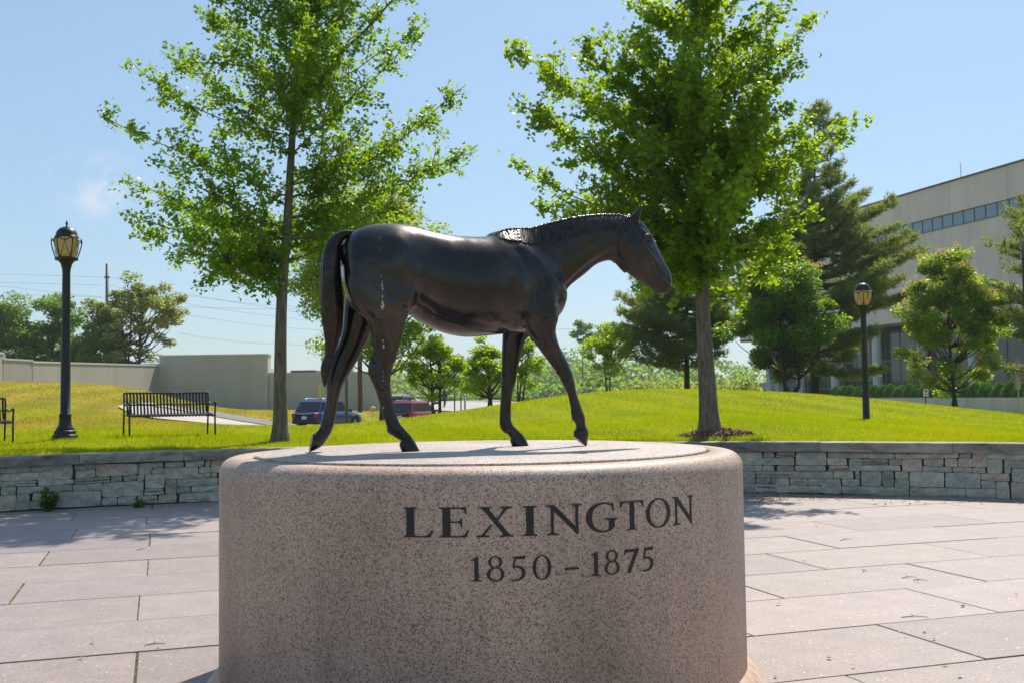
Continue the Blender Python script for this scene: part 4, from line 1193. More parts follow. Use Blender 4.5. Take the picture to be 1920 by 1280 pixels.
def add_stone(s0, s1, z0, z1):
    global n_stone
    if z1 - z0 < .03 or s1 - s0 < .05: return
    g = 0.0035
    s0 += g; s1 -= g; z0 += g * .8; z1 -= g * .8
    nu, nv = 4, 3
    proud = rgw.uniform(.0, .035)
    sm = (s0 + s1) / 2; am = sm / PR
    vs = []
    tilt = rgw.uniform(-.02, .02)
    jl = [rgw.uniform(-.020, .024) for _ in range(4)]
    for iv in range(nv + 1):
        for iu in range(nu + 1):
            fu, fv = iu / nu, iv / nv
            s = s0 + (s1 - s0) * fu; z = zwarp(s, z0 + (z1 - z0) * fv)
            e = min(fu, 1 - fu, fv, 1 - fv)
            if iu in (0, nu): s += jl[0 if iu == 0 else 1] * (0.4 + fv) * (1 if iu == 0 else -1) * .6
            if e < .01:
                dep = 0.018 if (iu in (0, nu) and iv in (0, nv)) else rgw.uniform(.006, .014)
                if (iu in (0, nu) and iv in (0, nv)):
                    s += (1 if iu == 0 else -1) * rgw.uniform(.0, .009); z += (1 if iv == 0 else -1) * rgw.uniform(.0, .007)
            else: dep = rgw.uniform(-.016, .006)
            dep += tilt * (fu - .5)
            r = PR + .055 - proud + dep
            a = s / PR
            vs.append((r * math.sin(a), r * math.cos(a), z))
    fs = []
    W = nu + 1
    for iv in range(nv):
        for iu in range(nu):
            fs.append((iv * W + iu, iv * W + iu + 1, (iv + 1) * W + iu + 1, (iv + 1) * W + iu))
    rim = [iu for iu in range(W)] + [iv * W + nu for iv in range(1, nv + 1)] + [nv * W + iu for iu in range(nu - 1, -1, -1)] + [iv * W for iv in range(nv - 1, 0, -1)]
    nb = len(vs)
    for i in rim:
        v = Vector(vs[i]); d = Vector((v.x, v.y, 0)).normalized()
        vs.append(tuple(v + d * .08))
    for k in range(len(rim)):
        fs.append((rim[k], nb + k, nb + (k + 1) % len(rim), rim[(k + 1) % len(rim)]))
    ctr = Vector((PR * math.sin(am), PR * math.cos(am), (z0 + z1) / 2))
    vs = [tuple(Vector(v) - ctr) for v in vs]
    o = MB().add(vs, fs).build('stone', MATS['stone'], wall)
    o.location = ctr
    n_stone += 1
for r_, q, h_, ww, split in stones:
    s0 = A_ST0 * PR + q * CELL + rgw.uniform(-.02, .02); s1 = A_ST0 * PR + (q + ww) * CELL + rgw.uniform(-.02, .02)
    z0, z1 = zc[r_], zc[r_ + h_]
    if split and n_stone < 280:
        zm = z0 + (z1 - z0) * rgw.uniform(.4, .6)
        add_stone(s0, s1, z0, zm); add_stone(s0, s1, zm, z1)
    else: add_stone(s0, s1, z0, z1)
print('STONES', n_stone)
# cap stones
a = WA0
rgc = random.Random(3)
while a < WA1 - .02:
    b = min(WA1, a + rgc.uniform(1.5, 2.1) / PR)
    vs = []; fs = []; n_ = 8
    prof = [(PR - .035, CAP_Z0 + .004), (PR - .035, CAP_Z1 - .022), (PR - .022, CAP_Z1 - .004), (PR - .005, CAP_Z1), (PR + WALL_T, CAP_Z1 + .002), (PR + WALL_T, CAP_Z0 + .004)]
    jit = rgc.uniform(-.006, .006); jz = rgc.uniform(-.003, .003)
    am = (a + b) / 2; ctr = Vector((PR * math.sin(am), PR * math.cos(am), CAP_Z0))
    for i in range(n_ + 1):
        t = a + .0002 + (b - a - .0004) * i / n_
        for r, z in prof:
            vs.append(tuple(Vector(((r + jit) * math.sin(t), (r + jit) * math.cos(t), z + jz)) - ctr))
    m_ = len(prof)
    for i in range(n_):
        for k in range(m_):
            fs.append((i * m_ + k, (i + 1) * m_ + k, (i + 1) * m_ + (k + 1) % m_, i * m_ + (k + 1) % m_))
    fs += [tuple(range(m_)), tuple(n_ * m_ + k for k in reversed(range(m_)))]
    o = MB().add(vs, fs).build('cap_stone', MATS['cap'], wall)
    o.location = ctr
    a = b

# drive, concrete apron, road: sheets that follow the terrain
def sheet(name, left, right, mat, lift, nseg=40, ncross=6, label=None):
    Lp = catmull(np.array(left, float), nseg // max(1, len(left) - 1)); Rp = catmull(np.array(right, float), nseg // max(1, len(right) - 1))
    n = min(len(Lp), len(Rp)); vs = []
    xs = []; ys = []
    for i in range(n):
        for k in range(ncross + 1):
            p = Lp[i] + (Rp[i] - Lp[i]) * k / ncross
            xs.append(p[0]); ys.append(p[1])
    zz = ground_z(xs, ys) + lift
    W = ncross + 1
    f = [(i * W + k, i * W + k + 1, (i + 1) * W + k + 1, (i + 1) * W + k) for i in range(n - 1) for k in range(ncross)]
    me = np_mesh(name, np.stack([xs, ys, zz], 1), np.array(f), np.full(len(f), 4))
    return tag(link(name, me, mat, None, True), label, None, None, 'structure')
sheet('driveway', [(-19.5, 56), (-17, 60.5), (-12, 63), (-8, 80), (0, 97)], [(-18.0, 50.5), (-14, 51), (-9.5, 53), (-3, 66), (6, 88)], MATS['asphalt'], 0.05, label='grey asphalt driveway behind the bench where the blue car stands')
sheet('apron', [(-19.2, 57.0), (-15.0, 53.0), (-10.6, 52.5)], [(-17.4, 47), (-13.5, 41), (-9.4, 45)], MATS['apron'], 0.06, label='pale concrete apron between the lawn and the asphalt driveway')
sheet('road', [(-2, 92), (-14, 118), (-34, 190), (-66, 300)], [(22, 80), (10, 112), (-12, 200), (-30, 320)], MATS['road'], 0.08, label='pale concrete road curving into the distance beyond the lawn')
def in_poly(x, y, poly):
    inside = np.zeros(len(x), dtype=bool); j = len(poly) - 1
    for i in range(len(poly)):
        xi, yi = poly[i]; xj, yj = poly[j]
        c_ = ((yi > y) != (yj > y)) & (x < (xj - xi) * (y - yi) / (yj - yi + 1e-12) + xi)
        inside ^= c_; j = i
    return inside
NOGRASS = [[(-19.5, 56), (-17, 60.5), (-12, 63), (-8, 80), (0, 97), (6, 88), (-3, 66), (-9.5, 53), (-14, 51), (-18.0, 50.5)], [(-19.2, 57.0), (-15.0, 53.0), (-10.6, 52.5), (-9.4, 45), (-13.5, 41), (-17.4, 47)]]
T3 = GRASS_BV.reshape(-1, 3, 3)
bx_, by_ = T3[:, 0, 0], T3[:, 0, 1]
keep = np.ones(len(T3), dtype=bool)
for pl in NOGRASS: keep &= ~in_poly(bx_, by_, pl)
T3 = T3[keep]
me = np_mesh('grass', T3.reshape(-1, 3), np.arange(len(T3) * 3), np.full(len(T3), 3))
tag(link('grass', me, MATS['blade']), 'short mown grass blades growing on the lawn behind the wall', 'grass', None, 'stuff')
# ------------------------------------------------------------------ trees
def rand_rot(rg, n, up=0.0):
    """random orthonormal frames (a, b, nrm); UP pulls the leaf normals to the zenith"""
    nrm = rg.normal(size=(n, 3)); nrm /= np.linalg.norm(nrm, axis=1)[:, None]
    nrm[:, 2] = np.abs(nrm[:, 2]) * (1 if up > 0 else np.sign(nrm[:, 2]) + 0)
    nrm[:, 2] += up; nrm /= np.linalg.norm(nrm, axis=1)[:, None]
    a = np.cross(nrm, rg.normal(size=(n, 3))); a /= np.linalg.norm(a, axis=1)[:, None]
    return a, np.cross(nrm, a), nrm

FAN = np.array([(0, 0), (-.52, .62), (-.30, .92), (0, .82), (.30, .92), (.52, .62)])
OVAL = np.array([(0, 0), (-.32, .42), (0, 1.0), (.32, .42)])
def leaf_mesh(name, P, size, rg, shape=OVAL, up=0.5, bend=0.15, mat_idx=None):
    n = len(P); a, b, nrm = rand_rot(rg, n, up)
    sz = size * rg.uniform(0.65, 1.25, n)
    k = len(shape)
    V = np.empty((n, k, 3))
    for i, (u_, v_) in enumerate(shape):
        V[:, i] = P + (a * u_ + b * (v_ - 0.4)) * sz[:, None] + nrm * (abs(u_) * bend * sz)[:, None]
    return np_mesh(name, V.reshape(-1, 3), np.arange(n * k), np.full(n, k), mat_idx)

def limb_pts(a, b, rg, n=6, sag=0.10, wob=0.05):
    a = np.array(a, float); b = np.array(b, float); L = np.linalg.norm(b - a)
    out = []
    off = rg.normal(size=3) * wob * L
    for i in range(n + 1):
        t = i / n
        p = a + (b - a) * t
        p[2] += -sag * L * math.sin(math.pi * t) * (1 - t * 0.3)
        p += off * math.sin(math.pi * t) + (rg.normal(size=3) * wob * 0.22 * L if 0 < i < n else 0)
        out.append(p)
    return out

class Wood:
    """trunk and limbs of one tree collected in one mesh"""
    def __init__(self): self.mb = MB()
    def limb(self, pts, r0, r1, n=6, pw=1.0):
        m = len(pts)
        self.mb.tube([tuple(p) for p in pts], [r0 + (r1 - r0) * (i / (m - 1)) ** pw for i in range(m)], n, True)

def px3(px, py, depth): return np.array(at(px, py, depth))

# ---- the two ginkgos: limbs follow the photograph's outline, short leafy spurs all along them
def ginkgo(name, label, depth, trunk, r_base, r_top, tips, extra, seed, leaf, n_spur, mat, dens, forks=()):
    rg = np.random.default_rng(seed)
    T = np.array([px3(x, y, depth) for x, y in trunk]); T = catmull(T, 6)
    base = T[0].copy(); base[2] = gz1(base[0], base[1])
    root = empty(name, tuple(base), 0, label, 'tree', 'young ginkgo trees behind the wall')
    wd = Wood(); L = np.linspace(0, 1, len(T))
    rad = r_base + (r_top - r_base) * L ** 0.85
    flare = 1 + 0.45 * np.exp(-L * 38)
    TT = T.copy(); TT[0, 2] = base[2] - 0.25
    wd.mb.tube([tuple(p - base) for p in TT], list(rad * flare), 14)
    trunk_o = wd.mb.build('trunk', MATS['bark_ginkgo'], root, True)
    limbs = []
    def start_for(tip, steep):
        hz = np.linalg.norm((tip - T[-1])[:2] * 0 + (tip[:2] - T[len(T) // 2][:2]))
        z = tip[2] - hz * steep
        j = int(np.argmin(np.abs(T[:, 2] - max(z, T[int(len(T) * .33), 2]))))
        return j
    for tip in tips:
        x, y, dd = tip[:3]; steep = tip[3] if len(tip) > 3 else 0.55
        tp = px3(x, y, depth + dd); j = start_for(tp, steep)
        limbs.append((limb_pts(T[j], tp, rg, 8, 0.06 if steep > .2 else -0.10, 0.03), rad[j] * 0.26))
    for pts, r in forks:
        P = catmull(np.array([px3(x, y, depth + d_) for x, y, d_ in pts]), 4)
        limbs.append(([p for p in P], r))
    zlo, zhi, R = extra[:3]
    for i in range(extra[3]):
        f = rg.uniform(0, 1); z = zlo + (zhi - zlo) * f
        az = rg.uniform(0, 2 * math.pi); rr_x = R * rg.uniform(.55, 1.0) * (1 - 0.55 * max(0, f - .45))
        j = int(np.argmin(np.abs(T[:, 2] - z))); c_ = T[j]
        tp = c_ + np.array([math.cos(az) * rr_x, math.sin(az) * rr_x, rr_x * rg.uniform(.15, .55)])
        j = start_for(tp, 0.6)
        limbs.append((limb_pts(T[j], tp, rg, 8, 0.06, 0.03), rad[j] * 0.22))
    br = Wood(); spots = []; wts = []
    def sprinkle(p0, p1, n, spread):
        t = rg.uniform(0, 1, n)[:, None]
        spots.append(p0 + (p1 - p0) * t + rg.normal(size=(n, 3)) * spread)
    for pts, r in limbs:
        r = min(max(r, 0.014), 0.075)
        br.limb([p - base for p in pts], r, 0.005, 6)
        Ln = sum(np.linalg.norm(pts[i + 1] - pts[i]) for i in range(len(pts) - 1))
        m = len(pts)
        ax = (pts[-1] - pts[0]) / (np.linalg.norm(pts[-1] - pts[0]) + 1e-9)
        for i in range(m - 1):
            f = (i + .5) / m
            n_l = int(dens * np.linalg.norm(pts[i + 1] - pts[i]) * 46 * (0.8 if f < .22 else 1.0))
            sprinkle(pts[i], pts[i + 1], n_l, 0.075)
        # side shoots
        ns = max(3, int(Ln * n_spur))
        for s in range(ns):
            f = rg.uniform(.05, .97); i = min(int(f * (m - 1)), m - 2); q = pts[i] + (pts[i + 1] - pts[i]) * (f * (m - 1) - i)
            dr = rg.normal(size=3); dr -= ax * dr.dot(ax); dr /= np.linalg.norm(dr)
            dr = dr * 0.9 + ax * rg.uniform(.3, 1.0) + np.array([0, 0, rg.uniform(-.15, .45)]); dr /= np.linalg.norm(dr)
            ln = (0.22 + 0.34 * Ln * (1 - f) * rg.uniform(.4, 1.0)) * rg.uniform(.7, 1.2)
            ln = min(ln, 1.15)
            e = q + dr * ln; mid = (q + e) / 2 + rg.normal(size=3) * ln * .06
            if ln > .28: br.limb([q - base, mid - base, e - base], 0.009, 0.003, 4)
            n_l = int(dens * ln * 62) + 3
            sprinkle(q, mid, n_l // 2, 0.07); sprinkle(mid, e, n_l - n_l // 2, 0.065)
    br.mb.build('branches', MATS['bark_ginkgo'], root, True)['kind'] = 'stuff'
    P = np.concatenate(spots)
    # gather in tight spurs: snap most leaves towards random neighbours
    c_idx = rg.integers(0, len(P), len(P) // 6)
    C_ = P[c_idx]
    own = C_[rg.integers(0, len(C_), int(len(P) * .40))] + rg.normal(size=(int(len(P) * .40), 3)) * 0.048
    P = np.concatenate([P[rg.permutation(len(P))[:int(len(P) * .66)]], own])
    o = link('crown', leaf_mesh('crown', P - base, leaf, rg, FAN, 0.25, 0.18), mat, root)
    o['kind'] = 'stuff'
    print(name, 'leaves', len(P), 'limbs', len(limbs))
    return root

ginkgo('ginkgo_tree', 'slender young ginkgo with open crown and pale trunk left of the bronze horse', 20.0,
       [(525, 823), (526, 760), (526, 660), (529, 550), (538, 430), (545, 310), (551, 200), (556, 80), (559, -60), (561, -190)], .150, .018,
       [(186, 214, -.3, .42), (240, 112, .4, .5), (226, 338, .2, .38), (222, 398, -.8, .30), (365, 540, .3, -.25), (470, 545, -.8, -.1), (262, 432, .9, .3), (318, 478, -.6, .12), (392, 505, .7, .0), (425, 452, -1.3, .2), (470, 485, 1.1, .05), (350, 395, 1.4, .35), (300, 360, .9, .4), (440, 545, .9, -.15), (300, 95, 1.0, .6), (370, 15, -.7, .7), (290, 300, -1.4, .45), (330, 430, 1.2, .35),
        (897, 272, .2, .40), (873, 160, -.4, .5), (806, 36, .5, .6), (785, 345, -1.0, .30), (850, 300, 1.2, .4), (820, 210, 1.0, .5), (760, 90, -1.2, .6), 
        (470, -90, .4, .8), (640, -110, -.5, .8), (720, -60, .8, .7), (400, -40, -.5, .8), (560, -220, 0, 1.0), (500, 60, -1.5, .7), (630, 60, 1.5, .7)],
       (px3(525, 430, 20)[2], px3(525, -150, 20)[2], 2.3, 40), 11, .080, 6.0, MATS['ginkgo'], 1.0,
       [([(524, 560, 0), (508, 530, -.1), (500, 465, -.2), (474, 428, -.2), (448, 388, -.2), (428, 300, -.2), (410, 230, -.1)], .040),
        ([(551, 210, 0), (590, 165, .1), (632, 108, .1), (690, 52, .1), (745, -10, .1), (800, -70, .1)], .060),
        ([(545, 205, 0), (520, 176, 0), (478, 132, 0), (420, 120, 0), (350, 118, 0)], .035)])
ginkgo('ginkgo_tree', 'dense full-crowned young ginkgo with thick trunk right of the bronze horse head', 19.4,
       [(1331, 809), (1326, 720), (1320, 620), (1317, 530), (1315, 410), (1312, 270), (1309, 120), (1304, -60), (1300, -200)], .185, .02,
       [(958, 82, .3, .7), (962, 180, -.4, .55), (957, 300, .5, .4), (1000, 385, -.6, .3), (1072, 72, -.6, .75), (1160, 62, .6, .8), (1040, 250, 1.2, .5), (1090, 330, -1.2, .35), (1120, 180, -1.4, .6), (1180, -20, .5, .9),
        (1222, 545, .5, -.15), (1180, 548, -.3, -.15), (1010, 130, .8, .65), (1060, 400, .4, .3),
        (1527, 34, .2, .75), (1500, 120, -.5, .65), (1525, 215, -.2, .5), (1480, 200, -.8, .55), (1613, 222, .4, .45), (1545, 290, -.3, .35), (1530, 400, .4, .25), (1480, 330, 1.0, .4), (1440, 460, -.6, .1), (1500, 480, .3, .1), (1400, 520, -.4, -.1),
        (1430, -60, -.4, .8), (1250, -150, .4, .9), (1380, -150, -.3, .9), (1200, 60, -1.5, .8), (1400, 60, 1.5, .8), (1300, 120, -1.8, .7), (1250, 460, -1.0, .1)],
       (px3(1317, 500, 19.4)[2], px3(1317, -150, 19.4)[2], 2.35, 56), 12, .088, 6.6, MATS['ginkgo2'], 1.3,
       [([(1318, 545, 0), (1300, 522, -.2), (1272, 500, -.3), (1240, 478, -.3), (1195, 470, -.3), (1140, 440, -.3)], .055),
        ([(1318, 530, 0), (1345, 490, .1), (1352, 430, .1), (1380, 360, .1), (1420, 280, .1)], .055)])

# ---- broad-leaved trees further off: limbs run to leaf clumps that fill an uneven envelope
def broadleaf(name, label, base_px, depth, box, mat, seed, n_clump=46, leaves=9000, leaf=.13, clump=.2, stems=1, group=None, blossom=0, bark_=None, trunk_r=.16, lift=0.0, cat='tree', flat_bottom=.6, spread=.0, zbase=None, squash=1.0):
    rg = np.random.default_rng(seed)
    x0, y0, x1, y1 = box
    base = px3(base_px[0], base_px[1], depth); base[2] = gz1(base[0], base[1]) if zbase is None else zbase
    root = empty(name, tuple(base), 0, label, cat, group)
    top = px3((x0 + x1) / 2, y0, depth); bot = px3((x0 + x1) / 2, y1, depth)
    rx = (x1 - x0) / 2 / FPX * depth; rz = (top[2] - bot[2]) / 2
    cen = np.array([top[0], top[1], (top[2] + bot[2]) / 2])
    C_ = []
    while len(C_) < n_clump:
        d_ = rg.normal(size=3); d_ /= np.linalg.norm(d_)
        rad = rg.uniform(.35, .92) ** 0.7
        if d_[2] < 0 and rg.uniform() < flat_bottom * -d_[2]: continue
        lump = 0.86 + 0.24 * math.sin(d_[0] * 5 + seed) * math.cos(d_[1] * 4 + d_[2] * 3 + seed * 2)
        prof = 1.0 - 0.38 * max(0, d_[2]) ** 1.5 * squash
        C_.append(cen + d_ * np.array([rx * prof, rx * .9 * prof, rz]) * rad * lump)
    C_ = np.array(C_)
    pad = clump * rx * .8
    for ax_, (lo_, hi_) in enumerate(((cen[0] - rx + pad, cen[0] + rx - pad), (cen[1] - rx * .9 + pad, cen[1] + rx * .9 - pad), (cen[2] - rz + pad * .6, cen[2] + rz - pad * .6))):
        a_, b_ = C_[:, ax_].min(), C_[:, ax_].max()
        C_[:, ax_] = lo_ + (C_[:, ax_] - a_) / (b_ - a_) * (hi_ - lo_)
    woods_ = []
    forks = [base.copy()]
    fork_z = base[2] + max(.35, (bot[2] - base[2]) * .75 + .1 * rz)
    tops = []
    for s in range(stems):
        a = s / max(1, stems) * 2 * math.pi + seed
        sp = 0.0 if stems == 1 else rx * .16
        f0 = np.array([base[0] + math.cos(a) * sp * .25, base[1] + math.sin(a) * sp * .25, base[2] - .1])
        f1 = np.array([base[0] + math.cos(a) * sp * (1 + spread), base[1] + math.sin(a) * sp, fork_z])
        tp = np.array([cen[0] + math.cos(a) * sp * 1.6, cen[1] + math.sin(a) * sp * 1.6, cen[2] + rz * .72])
        r_ = trunk_r / (1 if stems == 1 else 1.5)
        P = catmull(np.array([f0, (f0 + f1) / 2 + rg.normal(size=3) * .03, f1, (f1 + tp) / 2 + rg.normal(size=3) * rx * .04, tp]), 4)
        wd = Wood(); woods_.append(wd)
        wd.limb([p - base for p in P], r_ * 1.15, r_ * .12, 8, .8)
        tops.append(P)
    for i in range(0, n_clump):
        P = tops[i % len(tops)]
        zt = max(fork_z - .1, C_[i][2] - np.linalg.norm((C_[i] - cen)[:2]) * .9)
        j = int(np.argmin(np.abs(P[:, 2] - zt)))
        woods_[i % len(tops)].limb([p - base for p in limb_pts(P[j], C_[i], rg, 5, .08, .05)], max(.012, trunk_r * .24), .008, 5)
    for wd in woods_: wd.mb.build('trunk', MATS[bark_ or 'bark_dark'], root, True)
    n = leaves
    ci = rg.integers(0, n_clump, n)
    d_ = rg.normal(size=(n, 3)); d_ /= np.linalg.norm(d_, axis=1)[:, None]
    rad = clump * rx * rg.uniform(.6, 1.25, n_clump)[ci] * rg.uniform(0, 1, n) ** .45
    P = C_[ci] + d_ * rad[:, None] * np.array([1.15, 1.15, .72])
    o = link('crown', leaf_mesh('crown', P - base, leaf, rg, OVAL, .45), mat, root); o['kind'] = 'stuff'
    if blossom:
        # cream flower heads on the outer, upper side of the crown
        order = np.argsort(-(((C_ - cen) / np.array([rx, rx, rz])) ** 2).sum(1) - 0.5 * (C_[:, 2] - cen[2]) / rz)
        V = []
        for i in order[:blossom]:
            for q in range(rg.integers(2, 5)):
                d = rg.normal(size=3); d[2] = abs(d[2]) * .8 + .2; d /= np.linalg.norm(d)
                c0 = C_[i] + d * clump * rx * np.array([1.2, 1.2, .85])
                V.append(c0 + rg.normal(size=(42, 3)) * np.array([.11, .11, .09]))
        o = link('blossom', leaf_mesh('blossom', np.concatenate(V) - base, .10, rg, OVAL, .3), MATS['blossom'], root); o['kind'] = 'stuff'
    return root
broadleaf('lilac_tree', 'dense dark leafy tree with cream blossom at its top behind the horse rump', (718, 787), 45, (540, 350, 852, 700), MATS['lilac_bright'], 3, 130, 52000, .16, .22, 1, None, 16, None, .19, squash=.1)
broadleaf('maple_tree', 'small bright green tree with forked dark trunk beside the red car', (818, 773), 46, (752, 625, 875, 752), MATS['maple'], 4, 54, 7000, .14, .24, 2, 'small trees at the far edge of the lawn', 0, None, .17, flat_bottom=.3)
broadleaf('maple_tree', 'small bright green tree right under the belly of the horse', (919, 757), 52, (850, 628, 968, 738), MATS['maple'], 8, 54, 9000, .15, .27, 1, 'small trees at the far edge of the lawn', 0, None, .19, flat_bottom=.2)
broadleaf('maple_tree', 'small thin bright green tree just right of the far foreleg of the horse', (976, 748), 54, (942, 628, 1022, 728), MATS['maple'], 15, 34, 4500, .14, .28, 3, 'small trees at the far edge of the lawn', 0, None, .12)
broadleaf('maple_tree', 'light green small tree with two thin stems below the horse nose', (1140, 738), 60, (1084, 606, 1198, 704), MATS['maple'], 23, 46, 8000, .15, .27, 2, 'small trees at the far edge of the lawn', 0, None, .10)
broadleaf('lilac_tree', 'dense round dark green tree with a few cream blossoms behind the right ginkgo', (1480, 736), 54, (1344, 458, 1572, 716), MATS['lilac'], 6, 120, 50000, .17, .22, 3, None, 14, None, .24, squash=.35)
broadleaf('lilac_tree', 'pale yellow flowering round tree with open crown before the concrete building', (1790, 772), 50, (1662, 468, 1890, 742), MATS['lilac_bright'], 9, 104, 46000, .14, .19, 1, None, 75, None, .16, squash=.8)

# ---- pines: straight trunk, long nearly level limbs, needle tufts that leave gaps
def pine(name, label, base_px, depth, top_y, lo_y, reach, mat, seed, density=1.0, skew=(0, 0), sparse=1.0, tuft=.30, lean=0.0, group=None):
    rg = np.random.default_rng(seed)
    base = px3(base_px[0], base_px[1], depth); base[2] = gz1(base[0], base[1])
    top = px3(base_px[0] + lean, top_y, depth); lo = px3(base_px[0], lo_y, depth)
    root = empty(name, tuple(base), 0, label, 'pine tree', group)
    H = top[2] - base[2]
    wd = Wood(); tp = np.array([top[0] - base[0], 0, H])
    wd.limb([np.array([0, 0, -.15]), tp * .3 + rg.normal(size=3) * .05, tp * .6, tp], .034 * H ** .95 * .55, .02, 8)
    wd.mb.build('trunk', MATS['bark_dark'], root, True)
    br = Wood(); pts = []; dirs = []
    z = lo[2] - base[2]
    while z < H - .2:
        f = (z - (lo[2] - base[2])) / (H - (lo[2] - base[2]))
        R = reach * ((1 - f) ** .8 * .95 + .05) * (0.75 + .25 * math.sin(f * 9 + seed))
        nb = rg.integers(4, 7) if f < .8 else rg.integers(3, 5)
        a0 = rg.uniform(0, 6.28)
        for k in range(nb):
            if rg.uniform() > sparse: continue
            az = a0 + k * 2 * math.pi / nb + rg.uniform(-.35, .35)
            L = R * rg.uniform(.6, 1.1) * (1 + skew[0] * math.cos(az) + skew[1] * math.sin(az))
            s = np.array([top[0] - base[0], 0, 0]) * (z / H) + np.array([0, 0, z + rg.uniform(-.2, .2)])
            e = s + np.array([math.cos(az) * L, math.sin(az) * L, L * (rg.uniform(-.05, .25) + .5 * f)])
            P = limb_pts(s, e, rg, 6, .10, .035)
            br.limb(P, max(.02, .028 * L), .008, 5)
            ax = (e - s) / np.linalg.norm(e - s); sd = np.cross(ax, [0, 0, 1]); sd /= np.linalg.norm(sd)
            nt = int(L * 11 * density) + 4
            for q in range(nt):
                g = rg.uniform(.22, 1.0) ** .75; i = min(int(g * 6), 5); c_ = P[i] + (P[i + 1] - P[i]) * (g * 6 - i)
                w_ = L * .34 * (1.15 - g) + .22
                side = rg.choice([-1, 1]); ln = w_ * rg.uniform(.4, 1.2)
                d_ = (ax * .75 + sd * side * .8 + np.array([0, 0, rg.uniform(-.05, .3)])); d_ /= np.linalg.norm(d_)
                tip = c_ + d_ * ln
                if ln > .5 and rg.uniform() < .7: br.limb([c_, (c_ + tip) / 2, tip], .012, .005, 3)
                m = max(3, int(ln * 8.5))
                for h in range(m):
                    u_ = (h + rg.uniform(.2, 1)) / m
                    pts.append(c_ + (tip - c_) * u_ + rg.normal(size=3) * np.array([.08, .08, .12])); dirs.append(d_ + np.array([0, 0, .45]))
        z += rg.uniform(.26, .46) * (H / 12)
    br.mb.build('branches', MATS['bark_dark'], root, True)['kind'] = 'stuff'
    P = np.array(pts); D = np.array(dirs); D /= np.linalg.norm(D, axis=1)[:, None]
    nb_ = 8; n = len(P)
    Pn = np.repeat(P, nb_, 0); Dn = np.repeat(D, nb_, 0) + rg.normal(size=(n * nb_, 3)) * .62; Dn /= np.linalg.norm(Dn, axis=1)[:, None]
    ln = tuft * rg.uniform(.6, 1.15, n * nb_)
    sd = np.cross(Dn, rg.normal(size=(n * nb_, 3))); sd /= np.linalg.norm(sd, axis=1)[:, None]
    w_ = .038
    V = np.stack([Pn - sd * w_ * .5, Pn + sd * w_ * .5, Pn + Dn * ln[:, None]], 1).reshape(-1, 3)
    o = link('crown', np_mesh('crown', V, np.arange(len(V)), np.full(len(V) // 3, 3)), mat, root); o['kind'] = 'stuff'
    print(name, 'needles', len(V) // 3)
    return root
pine('pine_tree', 'dark spreading pine standing just left of the right ginkgo trunk', (1288, 731), 60, 395, 680, 4.9, MATS['needle'], 5, 1.4, (-.1, 0))
pine('pine_tree', 'tall pine rising behind the right ginkgo and overlapping the concrete building', (1527, 736), 64, 196, 690, 6.8, MATS['needle'], 17, 1.5, (.34, 0))
pine('pine_tree', 'sparse layered pine at the right edge of the picture before the building', (1962, 778), 47, 225, 700, 3.4, MATS['needle'], 29, .7, (-.25, 0), .55)

# ---- woods and single trees at the back
G_L = 'trees beyond the beige wall'
broadleaf('tree', 'tall dark green tree at the left edge beyond the beige wall', (25, 690), 112, (-80, 556, 84, 730), MATS['woods'], 31, 60, 17000, .36, .28, 1, G_L, zbase=2.5)
broadleaf('tree', 'dark green pointed tree behind the left lamp post', (105, 690), 114, (36, 550, 178, 730), MATS['woods'], 32, 60, 17000, .36, .26, 1, G_L, zbase=2.5)
broadleaf('tree', 'low dark tree between the left lamp post and the round tree', (178, 690), 112, (124, 582, 240, 730), MATS['woods'], 33, 46, 12000, .36, .3, 1, G_L, zbase=2.5)
broadleaf('tree', 'round pale topped tree with several thin trunks left of the ginkgo', (250, 690), 112, (164, 514, 346, 676), MATS['woods_warm'], 34, 84, 12500, .36, .17, 4, G_L, zbase=2.5, trunk_r=.35, flat_bottom=.3)
def woods(name, label, spans, mat, seed, leaf, n, cat='woods'):
    """a far wood that reads as one mass: crowns of leaf clumps on a row of (px, depth, top_y, width m)"""
    rg = np.random.default_rng(seed); PP = []
    for px, dep, ty, wdt in spans:
        c0 = px3(px, ty, dep); g = gz1(c0[0], c0[1]); hgt = max(1.0, c0[2] - g)
        m = int(n / len(spans))
        k = 14; cc = np.stack([c0[0] + rg.normal(size=k) * wdt * .38, c0[1] + rg.normal(size=k) * wdt * .35, g + hgt * rg.uniform(.12, .86, k)], 1)
        sh = 1 - np.abs(cc[:, 0] - c0[0]) / (wdt * 1.6); cc[:, 2] = g + (cc[:, 2] - g) * np.clip(sh, .35, 1)
        ci = rg.integers(0, k, m); d_ = rg.normal(size=(m, 3)); d_ /= np.linalg.norm(d_, axis=1)[:, None]
        PP.append(cc[ci] + d_ * (rg.uniform(0, 1, m) ** .4)[:, None] * np.array([wdt * .27, wdt * .27, hgt * .17]))
    o = link(name, leaf_mesh(name, np.concatenate(PP), leaf, rg, OVAL, .3), mat)
    return tag(o, label, cat, None, 'stuff')
rgs = np.random.default_rng(55)
